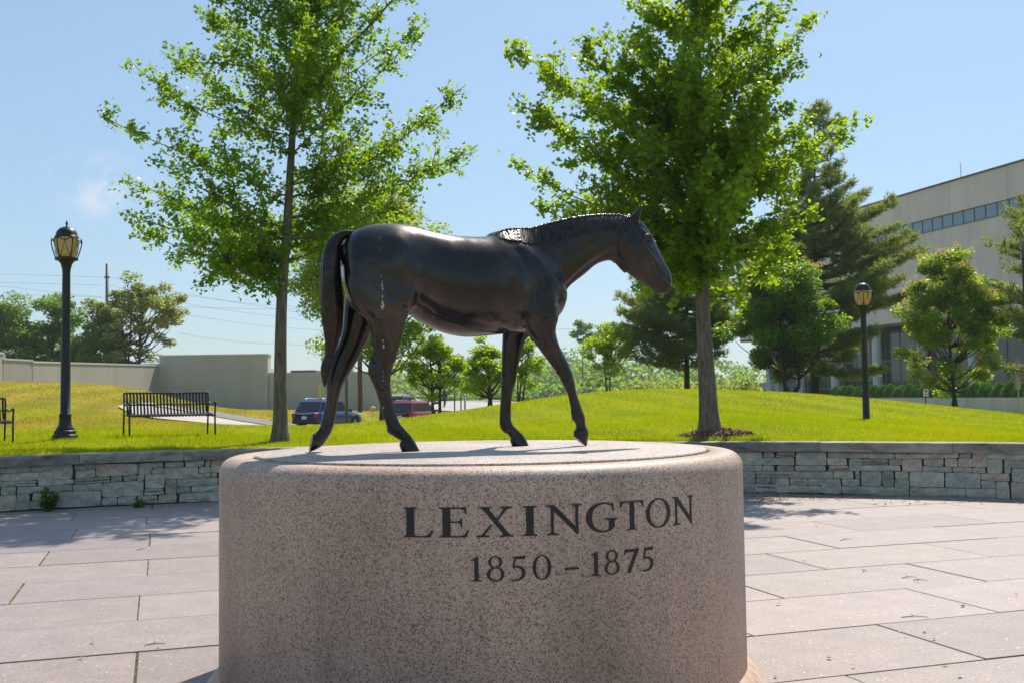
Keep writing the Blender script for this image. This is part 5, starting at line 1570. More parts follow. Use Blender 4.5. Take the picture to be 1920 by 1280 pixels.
def belt():
    # leafy trees across the plaza behind the camera: the bronze mirrors them
    rg = np.random.default_rng(77); PP = []
    for i in range(11):
        a = math.radians(100 + i * 16); c0 = np.array([PC.x + 26 * math.sin(a), PC.y + 26 * math.cos(a) - 4, 0.4]); h = rg.uniform(6, 9)
        cc = c0 + rg.normal(size=(14, 3)) * np.array([1.7, 1.7, 0]) + np.stack([np.zeros(14), np.zeros(14), rg.uniform(1.6, h, 14)], 1)
        d_ = rg.normal(size=(420, 3)); d_ /= np.linalg.norm(d_, axis=1)[:, None]
        PP.append(cc[rg.integers(0, 14, 420)] + d_ * (rg.uniform(0, 1, 420) ** .4)[:, None] * 1.15)
    o = link('tree_belt', leaf_mesh('tree_belt', np.concatenate(PP), .55, rg, OVAL, .3), MATS['lilac'])
    tag(o, 'belt of leafy green trees on the far side of the plaza behind the viewpoint', 'woods', None, 'stuff')
belt()
woods('far_woods', 'hazy green wooded hillside on the horizon behind the horse legs', [(x, 330 + rgs.uniform(-30, 60), y + rgs.uniform(-6, 6), 20) for x, y in
      [(560, 700), (610, 700), (660, 694), (700, 690), (740, 690), (780, 688), (820, 690), (860, 686), (900, 690), (940, 684), (980, 680), (1010, 668), (1040, 650), (1070, 645), (1110, 650), (1150, 655), (1190, 660), (1240, 665), (1290, 665), (1340, 668), (1390, 670)]], MATS['woods'], 61, 1.5, 16000)
woods('wood_edge', 'nearer belt of green trees along the far side of the road', [(x, 150 + rgs.uniform(-10, 15), y + rgs.uniform(-4, 4), 9) for x, y in
      [(860, 722), (900, 722), (940, 716), (975, 712), (1010, 708), (1045, 706), (1080, 704), (1115, 702), (1150, 705), (1185, 700), (1220, 702), (1255, 704), (1290, 706), (1330, 704), (1370, 704), (1410, 700)]], MATS['woods'], 62, .7, 15000)
woods('silver_shrubs', 'silvery green shrubs behind the lawn crest under the horse head', [(x, 82 + rgs.uniform(-3, 3), y, 3.0) for x, y in
      [(1010, 728), (1045, 722), (1080, 724), (1115, 722), (1150, 726), (1185, 724), (1215, 726)]], MATS['silver'], 63, .30, 7000, 'shrubs')
woods('light_shrubs', 'sunlit yellow green shrubs on the lawn crest below the dark pine', [(x, 72 + rgs.uniform(-3, 3), y, 2.6) for x, y in
      [(1200, 706), (1235, 700), (1270, 704), (1310, 700), (1350, 702), (1385, 706)]], MATS['woods_warm'], 64, .26, 5000, 'shrubs')
broadleaf('tree', 'bluish far tree on the horizon below the horse neck', (1092, 660), 240, (1068, 602, 1118, 650), MATS['woods'], 41, 26, 1500, .8, .3, 1, 'far trees on the horizon', zbase=3)
broadleaf('tree', 'bluish far tree on the horizon half hidden by the light green tree', (1140, 662), 240, (1112, 604, 1182, 656), MATS['woods'], 42, 30, 1700, .8, .28, 1, 'far trees on the horizon', zbase=3)
# ------------------------------------------------------------------ lamps
def make_lamp():
    root = empty('street_lamp', (0, 0, 0), 0)
    M_ = MATS['black_metal']
    MB().lathe([(.235, -.12), (.235, .075), (.215, .10), (.20, .10), (.20, .16), (.175, .175)], 16).build('base_plate', M_, root)
    MB().lathe([(.175, .172), (.150, .22), (.120, .28), (.112, .34), (.108, .44), (.118, .455), (.118, .475), (.092, .49), (.088, 1.2), (.074, 3.12), (.072, 3.16), (.080, 3.26), (.105, 3.36), (.150, 3.42), (.16, 3.43)], 16).build('post', M_, root, True)
    MB().lathe([(.20, 3.43), (.215, 3.44), (.215, 3.475), (.185, 3.49)], 20).build('collar', M_, root)
    MB().lathe([(.155, 3.485), (.185, 3.58), (.212, 3.72), (.220, 3.84), (.205, 3.88)], 24).build('lamp_shade', MATS['amber'], root, True)
    MB().lathe([(.222, 3.865), (.225, 3.885), (.205, 3.895), (.20, 3.93), (.180, 3.99), (.135, 4.045), (.07, 4.075), (.04, 4.08), (.022, 4.10)], 24).build('cap', M_, root, True)
    MB().lathe([(.018, 4.09), (.014, 4.12), (.030, 4.145), (.014, 4.165), (.020, 4.18), (.003, 4.205)], 10).build('finial', M_, root, True)
    # cage: six bowed ribs and a scalloped ring
    for k in range(6):
        a = k * math.pi / 3 + .26
        P = []
        for t in np.linspace(0, 1, 9):
            r = .195 + .085 * math.sin(min(t, 1) * math.pi * .5) + (0 if t < .93 else -.02)
            P.append((r * math.cos(a), r * math.sin(a), 3.475 + .37 * t))
        MB().tube(P, .011, 6).build('rib', M_, root, True)
    P = []
    for t in np.linspace(0, 2 * math.pi, 73):
        P.append((.268 * math.cos(t), .268 * math.sin(t), 3.825 + .028 * math.cos(6 * (t - .26))))
    MB().tube(P, .012, 6, False).build('scalloped_ring', M_, root, True)
    # leaf-shaped straps on the glass
    for k in range(6):
        for s in (-1, 1):
            P = []
            for t in np.linspace(0, 1, 8):
                a = k * math.pi / 3 + .26 + math.pi / 6 + s * (math.pi / 6) * (1 - math.sin(t * math.pi * .5))*-1
                a = k * math.pi / 3 + .26 + s * (math.pi / 6) * math.sin(t * math.pi * .5)
                r = .165 + .066 * math.sin(t * math.pi * .5) + .008
                P.append((r * math.cos(a), r * math.sin(a), 3.485 + .36 * t))
            MB().tube(P, .0055, 5).build('strap', M_, root, True)
    return root
lamp = make_lamp()
p = at(122, 823, 20.5); lamp.location = (p.x, p.y, gz1(p.x, p.y) - .0)
tag(lamp, 'tall black street lamp with amber glass beside the metal bench on the left', 'street lamp', 'black acorn street lamps')
l2 = copy_tree(lamp); p = at(1621, 522, 28.0); q = at(1625, 800, 28.0)
l2.location = (q.x, q.y, p.z - 4.205)
tag(l2, 'black street lamp with amber glass on the lawn before the concrete building at right', 'street lamp', 'black acorn street lamps')

# ------------------------------------------------------------------ benches of bent steel straps
def make_bench():
    root = empty('bench', (0, 0, 0), 0)
    M_ = MATS['bench_metal']; Lb = 1.62
    prof = [(.30, .845), (.285, .872), (.255, .868), (.235, .83), (.215, .72), (.190, .60), (.165, .50), (.135, .445), (.08, .425), (-.02, .43), (-.14, .445), (-.22, .44), (-.262, .415), (-.27, .38)]
    pr = catmull(np.array(prof), 3)
    n = 25
    for k in range(n):
        x = -Lb / 2 + .04 + (Lb - .08) * k / (n - 1)
        m = MB(); vs = []; fs = []
        for i, (y, z) in enumerate(pr):
            t = pr[min(i + 1, len(pr) - 1)] - pr[max(i - 1, 0)]; t = t / np.linalg.norm(t); nn = np.array([-t[1], t[0]]) * .004
            for dx, s in ((-.019, 1), (.019, 1), (.019, -1), (-.019, -1)):
                vs.append((x + dx, y + nn[0] * s, z + nn[1] * s))
        for i in range(len(pr) - 1):
            for e in range(4): fs.append((i * 4 + e, i * 4 + (e + 1) % 4, (i + 1) * 4 + (e + 1) % 4, (i + 1) * 4 + e))
        fs += [(0, 1, 2, 3), tuple((len(pr) - 1) * 4 + e for e in (3, 2, 1, 0))]
        m.add(vs, fs).build('slat', M_, root)
    for y, z, nm in ((.262, .845, 'back_rail'), (.188, .62, 'middle_rail'), (.14, .425, 'seat_rail'), (-.25, .405, 'front_rail')):
        MB().tube([(-Lb / 2, y, z), (Lb / 2, y, z)], .014, 8).build(nm, M_, root, True)
    for s in (-1, 1):
        x = s * (Lb / 2 + .012)
        MB().tube([(x, .265, .85), (x, .225, .66), (x, .235, .45), (x, .262, .2), (x, .285, -.03)], .018, 8).build('leg', M_, root, True)
        MB().tube([(x, -.30, .62), (x, -.285, .50), (x, -.275, .40), (x, -.285, .2), (x, -.30, -.03)], .018, 8).build('leg', M_, root, True)
        arm = catmull(np.array([(x, .262, .86), (x, .24, .80), (x, .20, .70), (x, .13, .635), (x, .0, .61), (x, -.16, .625), (x, -.27, .66), (x, -.315, .655), (x, -.325, .62), (x, -.30, .595)]), 3)
        MB().tube([tuple(q_) for q_ in arm], .017, 8).build('armrest', M_, root, True)
        MB().tube([(x, .235, .425), (x, -.272, .405)], .013, 6).build('side_rail', M_, root, True)
    return root
bench = make_bench()
p = at(318, 816, 21.2); bench.location = (p.x, p.y, gz1(p.x, p.y)); bench.rotation_euler.z = math.radians(31)
tag(bench, 'dark steel strap bench on the grass between the left lamp and the ginkgo', 'bench', 'steel strap benches')
b2 = copy_tree(bench); p = at(-74, 828, 19.6); b2.location = (p.x, p.y, gz1(p.x, p.y)); b2.rotation_euler.z = math.radians(40)
tag(b2, 'dark steel bench cut off by the left edge of the picture', 'bench', 'steel strap benches')

# ------------------------------------------------------------------ mulch rings, weeds, litter
def mulch(px, py, dep, r, h, label):
    p = at(px, py, dep); rg = np.random.default_rng(int(px)); n = 1500
    a = rg.uniform(0, 6.283, n); rr__ = r * np.sqrt(rg.uniform(0, 1, n)) * (0.85 + .3 * smooth_noise(a * 2, a * 0, 3))
    x = p.x + rr__ * np.cos(a); y = p.y + rr__ * .8 * np.sin(a); z = ground_z(x, y) + h * (1 - (rr__ / r) ** 2) + .02
    P = np.stack([x, y, z], 1)
    me = leaf_mesh('mulch', P, .085, rg, np.array([(-.2, 0), (.2, 0), (.15, 1), (-.15, 1)]), .6)
    tag(link('mulch', me, MATS['mulch']), label, 'mulch', None, 'stuff')
mulch(1345, 812, 19.3, 0.78, .13, 'brown bark mulch heaped round the right ginkgo trunk')
def weed(px, py, h, n, label):
    p = on_z(px, py, 0); rg = np.random.default_rng(int(px)); root = empty('weed', (p.x, p.y, 0), 0, label, 'plant')
    st = MB(); P = []
    for k in range(n):
        a = rg.uniform(0, 6.28); L = h * rg.uniform(.5, 1.0); e = np.array([math.cos(a) * L * .55, math.sin(a) * L * .35 - .03, L])
        pts = limb_pts((0, 0, 0), e, rg, 4, -.12, .05); st.tube([tuple(q) for q in pts], [.004, .004, .003, .003, .002], 4)
        for q in pts[1:]:
            for _ in range(9): P.append(q + rg.normal(size=3) * .035)
    st.build('stem', MATS['weed'], root)
    o = link('leaves', leaf_mesh('leaves', np.array(P), .075, rg, OVAL, .3), MATS['weed'], root); o['kind'] = 'stuff'
weed(92, 958, .30, 9, 'green weed growing at the foot of the stone wall on the left')
weed(262, 950, .07, 4, 'tiny green weed at the wall foot right of the larger weed')
rgl = np.random.default_rng(91); PL = []
for (px0, px1, py0, py1, n) in ((1392, 1640, 924, 937, 260), (200, 410, 938, 950, 130), (1392, 1480, 930, 945, 90), (0, 1920, 960, 1270, 40), (1640, 1920, 936, 946, 60)):
    for _ in range(n):
        q = on_z(rgl.uniform(px0, px1), rgl.uniform(py0, py1), 0.004)
        if (q.xy - PC.xy).length < PR - .02 and (q.xy - PED_C.xy).length > PED_R + .1: PL.append((q.x, q.y, .006 + rgl.uniform(0, .012)))
tag(link('leaf_litter', leaf_mesh('leaf_litter', np.array(PL), .045, rgl, OVAL, 1.6), MATS['dry_leaf']), 'dry brown leaf litter scattered on the paving along the wall', 'litter', None, 'stuff')
# twigs
TWL = ['forked dry twig on the paving, farthest to the right of the pedestal', 'dry twig on the right paving, upper one of the close pair', 'tiny dry twig just right of the pedestal on the paving', 'dry twig on the right paving, lower one of the close pair',
       'dry twig on the right paving, nearest to the camera', '', 'small dry twig on the left paving near the tree shadow', 'dry twig on the left paving nearest to the camera']
for i, (px, py, L, a) in enumerate([(1574, 1012, .22, .6), (1690, 1082, .15, .2), (1618, 1070, .10, .9), (1712, 1086, .12, -.2), (1690, 1155, .2, -.1), (680, 0, 0, 0), (256, 1030, .12, 1.0), (270, 1208, .14, .3)]):
    if L == 0: continue
    q = on_z(px, py, .006); e = (L * math.cos(a), L * math.sin(a), .006)
    tw = MB().tube([(0, 0, .002), (e[0] * .5, e[1] * .5 + .01, .010), (e[0], e[1], .004)], [.003, .003, .0015], 5).tube([(e[0] * .45, e[1] * .45 + .01, .009), (e[0] * .55 - .02, e[1] * .5 + .06, .012)], .002, 4).build('twig', MATS['bark_dark'])
    tw.location = (q.x, q.y, 0.0)
    tag(tw, TWL[i], 'twig', 'twigs on the paving')

# bird in the left ginkgo
bp = at(424, 491, 19.6)
bird = empty('bird', tuple(bp), 0, 'small dark bird perched on a low left branch of the open ginkgo', 'bird')
m = MB().tube([(.085, 0, -.10), (.05, 0, -.05), (.03, 0, -.01), (0, 0, .04), (-.02, 0, .085), (-.03, 0, .105)], [.012, .02, .038, .045, .036, .02], 10)
m.build('body', flat('bird_plumage', (.05, .035, .028), .8), bird, True)
m = MB().tube([(-.032, 0, .10), (-.04, 0, .115), (-.055, 0, .118)], [.028, .026, .012], 10); m.build('head', flat('bird_head', (.03, .025, .022), .8), bird, True)
MB().tube([(-.058, 0, .118), (-.082, 0, .112)], [.008, .002], 6).build('beak', flat('bird_beak', (.4, .28, .06), .5), bird)
MB().tube([(.08, 0, -.09), (.10, 0, -.17)], [.016, .012], 6, True, .4).build('tail', flat('bird_tail', (.03, .024, .02), .8), bird)

# ------------------------------------------------------------------ left building
def wz(px, py, dep): return at(px, py, dep).z
bl = empty('low_building', tuple(at(300, 740, 93).xy.to_3d()), 0, 'long plain beige windowless building beyond the lawn on the left', 'building')
B0 = Vector(bl.location)
def wall_run(name, a, b, z0, z1a, z1b, mat, thick=.4, coping=True):
    a = Vector(a).to_2d(); b = Vector(b).to_2d(); d = (b - a); n = Vector((-d.y, d.x)).normalized() * thick
    if n.y < 0: n = -n
    P = [a, b, b + n, a + n]
    vs = [(p.x - B0.x, p.y - B0.y, z0) for p in P] + [(p.x - B0.x, p.y - B0.y, z) for p, z in zip(P, (z1a, z1b, z1b, z1a))]
    MB().add(vs, [(3, 2, 1, 0), (4, 5, 6, 7), (0, 1, 5, 4), (1, 2, 6, 5), (2, 3, 7, 6), (3, 0, 4, 7)]).build(name, mat, bl)
    if coping:
        dn = d.normalized() * .04; a2, b2 = a - dn, b + dn; nn = n.normalized() * .05
        P = [a2 - nn, b2 - nn, b2 + n + nn, a2 + n + nn]
        vs = [(p.x - B0.x, p.y - B0.y, z + .003) for p, z in zip(P, (z1a, z1b, z1b, z1a))] + [(p.x - B0.x, p.y - B0.y, z + .12) for p, z in zip(P, (z1a, z1b, z1b, z1a))]
        MB().add(vs, [(3, 2, 1, 0), (4, 5, 6, 7), (0, 1, 5, 4), (1, 2, 6, 5), (2, 3, 7, 6), (3, 0, 4, 7)]).build('coping', MATS['coping'], bl)
A_ = at(-260, 740, 54); Bm = at(5, 740, 68.2); Cm = at(60, 740, 71.5); Dm = at(298, 740, 93)
wall_run('wall', A_, Bm, -1, wz(5, 663, 68.2), wz(5, 664, 68.2), MATS['olive_wall'])
wall_run('wall', Bm + Vector((.02, .02, 0)), Cm, -1, wz(30, 676, 69.8), wz(30, 676, 69.8), MATS['olive_wall'])
wall_run('wall', Cm + Vector((.02, .02, 0)), Dm, -1, wz(62, 680, 71.6), wz(296, 686, 93), MATS['olive_wall'])
E_ = at(502, 740, 93); F_ = at(712, 740, 94); off = Vector((0, 24, 0))
def block(name, a, b, depth, z0, z1, mat):
    P = [a, b, b + Vector((0, depth, 0)), a + Vector((0, depth, 0))]
    vs = [(p.x - B0.x, p.y - B0.y, z0) for p in P] + [(p.x - B0.x, p.y - B0.y, z1) for p in P]
    return MB().add(vs, [(3, 2, 1, 0), (4, 5, 6, 7), (0, 1, 5, 4), (1, 2, 6, 5), (2, 3, 7, 6), (3, 0, 4, 7)]).build(name, mat, bl)
block('tall_block', Dm + Vector((.03, -.05, 0)), E_, 1.2, -1, wz(400, 667, 93), MATS['beige_wall'])
block('end_block', E_ + Vector((.02, .25, 0)), F_, 7, -1, wz(600, 697, 93.5), MATS['beige_wall'])
block('coping', Dm + Vector((-.05, -.12, 0)), E_ + Vector((.06, -.07, 0)), 1.4, wz(400, 667, 93) + .003, wz(400, 667, 93) + .13, MATS['coping'])
block('roof_edge', at(545, 740, 95), at(592, 740, 95), 6, wz(600, 697, 93.5) + .003, wz(570, 693.5, 95) , MATS['soffit'])
for px, w_ in ((507, 7), (655, 20)):
    p = at(px, 740, 97); q = wz(600, 697, 93.5)
    MB().box((p.x - B0.x, p.y - B0.y, q + .28), (w_ * .047, 1.2, .55)).build('roof_unit', MATS['coping'], bl, bevel=.05)
# white shed behind the round tree
sh = empty('shed', tuple(at(270, 740, 118).xy.to_3d()), 0, 'pale shed roof seen between the trunks of the round tree', 'shed')
MB().box((0, 0, wz(270, 688, 118) - 2.5), (9, 6, 5.4)).build('wall', MATS['coping'], sh)
MB().add([(-4.8, -3.3, wz(270, 684, 118)), (4.8, -3.3, wz(270, 684, 118)), (4.8, 0, wz(270, 674, 118)), (-4.8, 0, wz(270, 674, 118)), (4.8, 3.3, wz(270, 684, 118)), (-4.8, 3.3, wz(270, 684, 118))],
         [(0, 1, 2, 3), (3, 2, 4, 5), (0, 3, 5), (1, 4, 2)]).build('roof', flat('grey_metal_roof', (.4, .42, .45), .4, .5), sh)

# ------------------------------------------------------------------ right building
bc = Vector((44.5, 95.0, 0)); bu = Vector((-.2785, .9604, 0)); bn = Vector((-.9604, -.2785, 0))   # along the front, and outwards
br_ = empty('office_building', tuple(bc), 0, 'large grey concrete office block with one ribbon of windows behind the pines at right', 'building')
def fb(name, t0, t1, o0, o1, z0, z1, mat, bevel=0.0, parent=None):
    """box along the front: T metres from the corner, O metres outwards"""
    P = [bu * t0 + bn * o0, bu * t1 + bn * o0, bu * t1 + bn * o1, bu * t0 + bn * o1]
    vs = [(p.x, p.y, z0) for p in P] + [(p.x, p.y, z1) for p in P]
    return MB().add(vs, [(0, 1, 2, 3), (7, 6, 5, 4), (4, 5, 1, 0), (5, 6, 2, 1), (6, 7, 3, 2), (7, 4, 0, 3)]).build(name, mat, parent or br_, False, bevel)
TA, TB = -14.0, 50.0
ZR, ZT, ZB, ZS = 21.6, 18.6, 17.3, 8.6
# upper wall panels with seams
t = TA; seams = [-7, -.2, 7.5, 15, 22.5, 30, 37.5, 45, TB]
for s in seams:
    fb('wall_panel', t + .015, s - .015, -.5, 0, ZT, ZR, MATS['concrete']); fb('wall_panel', t + .015, s - .015, -.5, 0, ZS, ZB, MATS['concrete'])
    t = s
fb('wall_core', TA, TB, -16, -.42, ZS + .05, ZR - .3, MATS['concrete'])
fb('parapet_cap', TA - .1, TB + .1, -.7, .12, ZR + .003, ZR + .16, MATS['soffit'])
fb('soffit', TA, TB, -5.5, -.05, ZS - .28, ZS - .003, MATS['soffit'])
k = 0; t = TA + .3
while t < TB - 1.5:
    w_ = fb('window', t + .06, t + 1.44, -.34, -.16, ZB + .06, ZT - .06, MATS['mullion'])
    fb('pane', t + .10, t + 1.40, -.155, -.145, ZB + .10, ZT - .10, MATS['window_glass'], 0, w_)
    t += 1.5
fb('sill', TA, TB, -.3, .05, ZB - .07, ZB - .002, MATS['mullion']); 
for tc in (-9.2, -1.7, 5.8, 13.3, 20.8, 28.8, 36.3, 43.6):
    q = bu * tc + bn * -.75
    MB().lathe([(.52, -1.5), (.52, ZS - .285)], 20, (q.x, q.y, 0), False).build('column', MATS['column'], br_, True)
fb('ground_floor', TA + .2, TB - .2, -14, -4.4, -1.5, ZS - .29, MATS['soffit'])
t = TA + .4
while t < TB - 3:
    w_ = fb('shop_window', t + .05, t + 2.65, -4.39, -4.2, -.9, ZS - .4, MATS['mullion'])
    for (z0, z1) in ((-.8, 1.9), (2.05, 4.9), (5.05, ZS - .5)):
        fb('pane', t + .12, t + 2.58, -4.195, -4.185, z0, z1, MATS['dark_glass'], 0, w_)
    t += 2.7
# low wing at the far end
fb('low_wing', TB - 8, TB + 22, -12, -1.0, -1, 2.9, MATS['concrete_low']); fb('wing_glass', TB + 3, TB + 9, -1.0, -.9, -.5, 2.6, MATS['teal_glass']); fb('wing_door', TB - 7, TB - 3.4, -1.0, -.9, -.6, 1.9, MATS['dark_glass'])
for tc, h in ((18.2, 1.3), (7.6, 2.0)):
    q = bu * tc + bn * -1.5
    MB().tube([(q.x, q.y, ZR), (q.x, q.y, ZR + h)], .03, 5).build('antenna', MATS['steel_pole'], br_)
# planter wall and clipped hedge
pb = Vector((32.0, 91.4, 0))
pw = empty('planter_wall', tuple(pb), 0, 'pale concrete planter wall in front of the office building', 'wall')
P = [bu * -19 + bn * .2, bu * 9 + bn * .2, bu * 9 - bn * .2, bu * -19 - bn * .2]
vs = [(p.x, p.y, -1) for p in P] + [(p.x, p.y, 1.05) for p in P]
MB().add(vs, [(0, 1, 2, 3), (7, 6, 5, 4), (4, 5, 1, 0), (5, 6, 2, 1), (6, 7, 3, 2), (7, 4, 0, 3)]).build('wall', MATS['concrete_low'], pw)
ORD = 'first second third fourth fifth sixth seventh eighth ninth tenth eleventh twelfth thirteenth fourteenth fifteenth sixteenth seventeenth eighteenth nineteenth twentieth twenty-first twenty-second twenty-third twenty-fourth'.split()
def clipped_ball(seed):
    rg = np.random.default_rng(seed); n = 5200
    d_ = rg.normal(size=(n, 3)); d_ /= np.linalg.norm(d_, axis=1)[:, None]; d_[:, 2] = np.abs(d_[:, 2]) * .98 + .0
    r = 1 - .10 * rg.uniform(0, 1, n) ** 2 + .05 * np.sin(d_[:, 0] * 7 + seed)
    P = d_ * r[:, None] * np.array([.98, .98, .98])
    return leaf_mesh('foliage', P, .10, rg, OVAL, .2)
hm = [clipped_ball(s) for s in (1, 2, 3)]
for mm in hm: mm.materials.append(MATS['hedge'])
for i in range(24):
    q = pb + bu * (-18.4 + i * 1.17) - bn * .75
    o = bpy.data.objects.new('shrub', hm[i % 3]); COL.objects.link(o); o.location = (q.x, q.y, .98)
    o.rotation_euler = (0, .12, i * 1.3); o.scale = (.72 + .05 * math.sin(i * 2.1), .74, 1.22 + .08 * math.sin(i * 3.7))
    tag(o, ORD[i] + ' clipped round green shrub from the right end of the planter wall hedge', 'shrub', 'clipped shrubs along the planter wall')

# ------------------------------------------------------------------ signs and poles
def pole(name, px, y_top, dep, r, mat, label, cat, y_ref=None, group=None, z0=None):
    p = at(px, y_top, dep); g = gz1(p.x, p.y) if z0 is None else z0
    root = empty(name, (p.x, p.y, g), 0, label, cat, group)
    MB().tube([(0, 0, -.2), (0, 0, p.z - g)], [r * 1.05, r], 10).build('post', mat, root, True)
    return root, p.z - g
so, h = pole('parking_sign', 1735, 726, 62, .035, MATS['black_metal'], 'small white sign with red print on a thin post before the clipped shrubs', 'sign')
MB().box((0, -.04, h - .28), (.30, .015, .46)).build('sign_board', MATS['white_sign'], so)
MB().box((0, -.0495, h - .20), (.18, .004, .10)).build('red_print', MATS['red_print'], so); MB().box((0, -.0495, h - .40), (.20, .004, .05)).build('red_print', MATS['red_print'], so)
so, h = pole('sign_post', 649, 640, 50, .075, MATS['steel_pole'], 'grey green steel post standing behind the blue car', 'post')
MB().lathe([(.11, -.05), (.11, .05), (.08, .08)], 10).build('base', MATS['steel_pole'], so)
so, h = pole('utility_pole', 674, 560, 88, .19, MATS['wood_pole'], 'thick brown wooden pole before the beige building end', 'utility pole')
MB().box((0, 0, h - .5), (1.9, .12, .14)).build('crossarm', MATS['wood_pole'], so)
so, h = pole('flag_sign', 606, 655, 72, .12, MATS['pale_pole'], 'pale grey pole with a narrow yellow panel above the blue car', 'sign')
MB().box((-.25, 0, h * .0 + 1.9), (.16, .05, .95)).build('sign_board', MATS['yellow_sign'], so)
so, h = pole('marker_sign', 699, 762, 82, .03, MATS['pale_pole'], 'tiny yellow marker on the grass right of the brown pole', 'sign')
MB().lathe([(.02, h - .35), (.20, h - .3), (.22, h - .1), (.18, h), (.02, h + .05)], 10).build('marker_head', MATS['yellow_sign'], so, True)
for px, yt, r, mt, lb in ((852, 726, .06, 'steel_pole', 'dark thin post left of the three by the road'), (864, 738, .06, 'steel_pole', 'middle grey post of the three by the road'), (871.5, 740, .085, 'pale_pole', 'pale thicker post right of the three by the road')):
    so, h = pole('road_post', px, yt, 92, r, MATS[mt], lb, 'post', None, 'posts by the road')
    MB().lathe([(r * 1.3, h), (r * 1.3, h + .05), (.01, h + .09)], 8).build('cap', MATS[mt], so)
so, h = pole('dark_pole', 1917, 452, 44, .055, MATS['black_metal'], 'slim dark pole at the right edge of the lawn', 'pole')
MB().tube([(0, 0, -.2), (0, 0, 1.45)], .11, 10).build('base', MATS['black_metal'], so, True)
so2, h2 = pole('tan_sign', 1908, 706, 50, .03, MATS['pale_pole'], 'small tan panel beside the slim dark pole at right', 'sign')
MB().box((0, 0, h2 - .28), (.24, .05, .62)).build('sign_board', MATS['tan_sign'], so2)
so, h = pole('telegraph_pole', 201, 495, 125, .18, MATS['steel_pole'], 'grey telegraph pole top rising behind the round tree at left', 'utility pole', None, None, 2.0)
MB().box((0, 0, h - 1.6), (.5, .3, .25)).build('insulator', MATS['steel_pole'], so)
W_ = [[(-250, 509), (0, 514), (197, 520)], [(204, 520), (360, 553), (560, 586)], [(-250, 526), (0, 530), (190, 535)], [(-250, 520), (0, 537), (90, 547), (190, 557)], [(-250, 548), (0, 553), (170, 557), (340, 575), (560, 580)],
      [(204, 534), (330, 566), (480, 589), (640, 608)], [(300, 548), (480, 570), (640, 578), (800, 580)], [(330, 587), (480, 609), (640, 622)], [(335, 624), (380, 632), (480, 643), (640, 648)], [(-250, 595), (0, 604), (160, 610)], [(-250, 655), (0, 662), (160, 672)], [(960, 618), (1060, 617), (1200, 614)], [(960, 660), (1100, 660), (1240, 657)]]
WL = ['topmost thin power line left of the telegraph pole', 'power line sloping down right from the top of the telegraph pole', 'second power line from the top left of the telegraph pole', 'sagging power line crossing two others behind the left lamp post',
      'lowest level power line above the left trees', 'power line from below the pole top passing behind the ginkgo trunk', 'nearly level power line right of the round tree', 'power line sloping right from the crown of the round tree',
      'lowest power line just above the tall beige block', 'pale power line across the dark trees at left', 'power line just above the left beige wall', 'far power line in the sky below the horse chest', 'far power line against the woods below the horse chest']
for i, pts in enumerate(W_):
    C_ = catmull(np.array([np.array(at(x, y, 124 if i < 11 else 200)) for x, y in pts]), 6)
    o0 = C_[0]
    o = MB().tube([tuple(p - o0) for p in C_], .014 if i < 11 else .03, 4).build('power_line', MATS['wire'])
    o.location = tuple(o0); tag(o, WL[i], 'power line', 'power lines across the sky')

